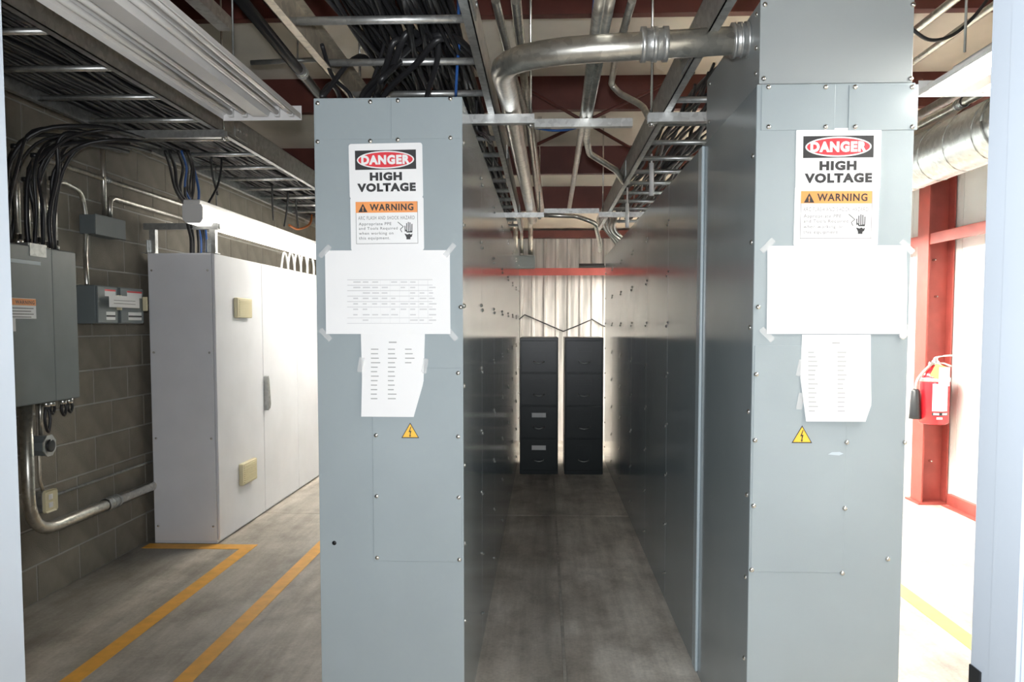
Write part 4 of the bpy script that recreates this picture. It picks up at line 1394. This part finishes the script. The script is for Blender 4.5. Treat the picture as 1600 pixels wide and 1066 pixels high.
fixture('unseen strip light added behind the switchgear to brighten the left aisle', -1.3, 6.4, 8.84, 2.5, 0.36, 'litdim', ((0, 6.7), (0, 8.4)))  # hypothetical fixture, hidden by the left row, added to light the aisle floor

# ================================================================== RIGHT AISLE
t = thing('spiral_duct', 'fat silvery spiral duct running along the right aisle under the roof', 'duct', (2.62, 6.5, 2.6))
pc = at(1490, 230, Y=4.8)
dX, dZ, dR = pc.x, pc.z, 0.155
obj('duct', MB().tube([(dX, y_, dZ) for y_ in (2.0, 4.0, 6.0, 7.6, 8.5)], dR, 28), 'galv', t)
sp = MB()
pts = []
for k in range(21 * 16):
    a = k / 16.0 * 2 * PI
    pts.append((dX + (dR + 0.001) * math.cos(a), 2.05 + k / 16.0 * 0.3, dZ + (dR + 0.001) * math.sin(a)))
sp.tube(pts, 0.004, 4)
obj('spiral_seam', sp, 'galvd', t)
t2 = MB()
for y_ in (4.2, 7.2):
    obj('duct_strap', MB().tube([(dX + (dR + 0.004) * math.cos(k * PI / 12), y_, dZ + (dR + 0.004) * math.sin(k * PI / 12)) for k in range(-12, 13)], 0.006, 5).tube([(dX, y_, dZ + dR), (dX, y_, roof(y_))], 0.005, 6), 'galvd', t)
for k, (X_, a, r, m_, lab) in enumerate(((2.25, (1490, 168), 0.024, 'emt', 'conduit running along the right aisle just above the spiral duct'),
                                        (2.45, (1490, 150), 0.03, 'galvd', 'dull pipe running along the right aisle, second above the spiral duct'),
                                        (1.95, (1480, 60), 0.017, 'emt', 'thin conduit high over the right aisle, below the cable loop'),
                                        (1.8, (1470, 16), 0.02, 'emt', 'conduit high over the right aisle, above the cable loop'))):
    p = at(*a, X=X_)
    pipe('conduit', [(X_, 1.6, p.z), (X_, min(9.0, 10 - (p.z + 0.3 - 2.75) / 0.17), p.z)], r, m_, lab, couplings=(((X_, 4.6, p.z), (X_, 4.68, p.z)),))
one('black_cable', MB().tube(smooth_path([tuple(at(1400, 20, Y=3.8)), tuple(at(1436, 54, Y=3.8)), tuple(at(1460, 63, Y=3.8)), tuple(at(1490, 54, Y=3.8)), tuple(at(1520, 28, Y=3.8)), tuple(at(1550, -10, Y=3.8))], 5), 0.008, 6), 'cable',
    'black cable sagging above the lit strip light at right', 'cable')

# fire extinguisher on the column
ex = at(1460, 620, Y=6.78)
EXx, EXy = ex.x, 6.78
z0, z1 = at(1460, 662, Y=EXy).z, at(1460, 592, Y=EXy).z
R_ = 0.112
t = thing('fire_extinguisher', 'red fire extinguisher with yellow and white tags hanging on the red column', 'fire extinguisher', (EXx, EXy, z0))
obj('cylinder', MB().lathe([(R_ * 0.9, z0), (R_, z0 + 0.015), (R_, z1), (R_ * 0.93, z1 + 0.03), (R_ * 0.7, z1 + 0.065), (R_ * 0.35, z1 + 0.085), (R_ * 0.3, z1 + 0.11)], (EXx, EXy, 0), 'Z', 28), 'ext', t)
obj('valve', MB().lathe([(0.03, z1 + 0.1), (0.03, z1 + 0.14), (0.018, z1 + 0.15), (0.018, z1 + 0.17)], (EXx, EXy, 0), 'Z', 12).lathe([(0.02, 0), (0.02, 0.02)], (EXx - 0.04, EXy - 0.02, z1 + 0.12), 'Y', 12), 'steel', t)
obj('lever', MB().tube([(EXx - 0.01, EXy, z1 + 0.165), (EXx + 0.05, EXy - 0.01, z1 + 0.185), (EXx + 0.13, EXy - 0.02, z1 + 0.19)], 0.009, 6), 'steel', t)
obj('carry_handle', MB().tube([(EXx, EXy, z1 + 0.13), (EXx + 0.06, EXy - 0.01, z1 + 0.125), (EXx + 0.12, EXy - 0.02, z1 + 0.1)], 0.009, 6), 'steel', t)
obj('hose', MB().tube(smooth_path([(EXx - 0.03, EXy - 0.02, z1 + 0.13), (EXx - 0.1, EXy - 0.03, z1 + 0.06), (EXx - 0.15, EXy - 0.02, z1 - 0.02), (EXx - 0.16, EXy - 0.02, z1 - 0.12)], 5), 0.012, 8), 'galvd', t)
obj('horn', MB().lathe([(0.02, z1 - 0.08), (0.035, z1 - 0.1), (0.045, z0 + 0.06), (0.048, z0 + 0.04)], (EXx - 0.155, EXy - 0.01, 0), 'Z', 12), 'black', t, 'black discharge horn')
obj('band', MB().lathe([(R_ + 0.002, z1 - 0.02), (R_ + 0.003, z1 - 0.015), (R_ + 0.003, z1 + 0.005), (R_ + 0.002, z1 + 0.01)], (EXx, EXy, 0), 'Z', 28), 'galv', t)


def curved_label(zl, zh, a0, a1, r, mat, nm, lab, par):
    vs, fs = [], []
    m_ = 8
    for i in range(m_ + 1):
        a = math.radians(a0 + (a1 - a0) * i / m_)
        for z_ in (zl, zh):
            vs.append((EXx + r * math.cos(a), EXy + r * math.sin(a), z_))
    for i in range(m_):
        fs.append((2 * i, 2 * i + 2, 2 * i + 3, 2 * i + 1))
    return obj(nm, MB().add(vs, fs, True), mat, par, lab)


L_ = curved_label(z0 + 0.11, z1 - 0.035, 238, 300, R_ + 0.0015, 'sign', 'instruction_label', 'white instruction label', t)
curved_label(z0 + 0.075, z0 + 0.1, 238, 305, R_ + 0.0015, 'ink', 'symbol_strip', 'black strip with two white symbols', t)
curved_label(z0 + 0.08, z0 + 0.096, 243, 264, R_ + 0.002, 'sign', 'symbol', None, t)
curved_label(z0 + 0.08, z0 + 0.096, 277, 299, R_ + 0.002, 'sign', 'symbol', None, t)
curved_label(z0 + 0.045, z0 + 0.062, 255, 278, R_ + 0.0015, 'sign', 'small_label', 'small white label', t)
yt = EXy - R_ - 0.012
ty = [(EXx - 0.1, z1 + 0.03), (EXx - 0.03, z1 + 0.005), (EXx + 0.035, z1 + 0.1), (EXx - 0.05, z1 + 0.13)]
obj('yellow_tag', MB().prism(ty, 0.001, 'XZ', yt), 'tagy', t, 'yellow inspection tag')
obj('white_tag', MB().box(EXx - 0.03, EXx + 0.055, yt - 0.004, yt - 0.003, z1 - 0.05, z1 + 0.1), 'paper', t, 'white inspection tag')
obj('tag_string', MB().tube([(EXx - 0.005, yt - 0.002, z1 + 0.11), (EXx, EXy - 0.02, z1 + 0.14)], 0.002, 4), 'wirew', t)
obj('wall_bracket', MB().box(EXx - 0.02, EXx + 0.02, EXy + R_, 6.996, z1 - 0.1, z1 + 0.02), 'galvd', t)
# litter at the column foot
p = at(1462, 775, Z=0)
for k in range(7):
    a = random.uniform(-0.12, 0.12)
    c_ = (p.x + a, 6.82 + random.uniform(-0.07, 0.04), 0)
    r0 = random.uniform(0.012, 0.025)
    one('debris', MB().lathe([(r0, 0.0), (r0 * 1.1, 0.006), (r0 * 0.4, 0.014)], c_, 'Z', 6), 'orange' if k % 2 else 'sealant', ('crumb of orange debris' if k % 2 else 'crumb of pale debris') + ' on the floor at the red column foot', 'debris', 'debris at the column foot')
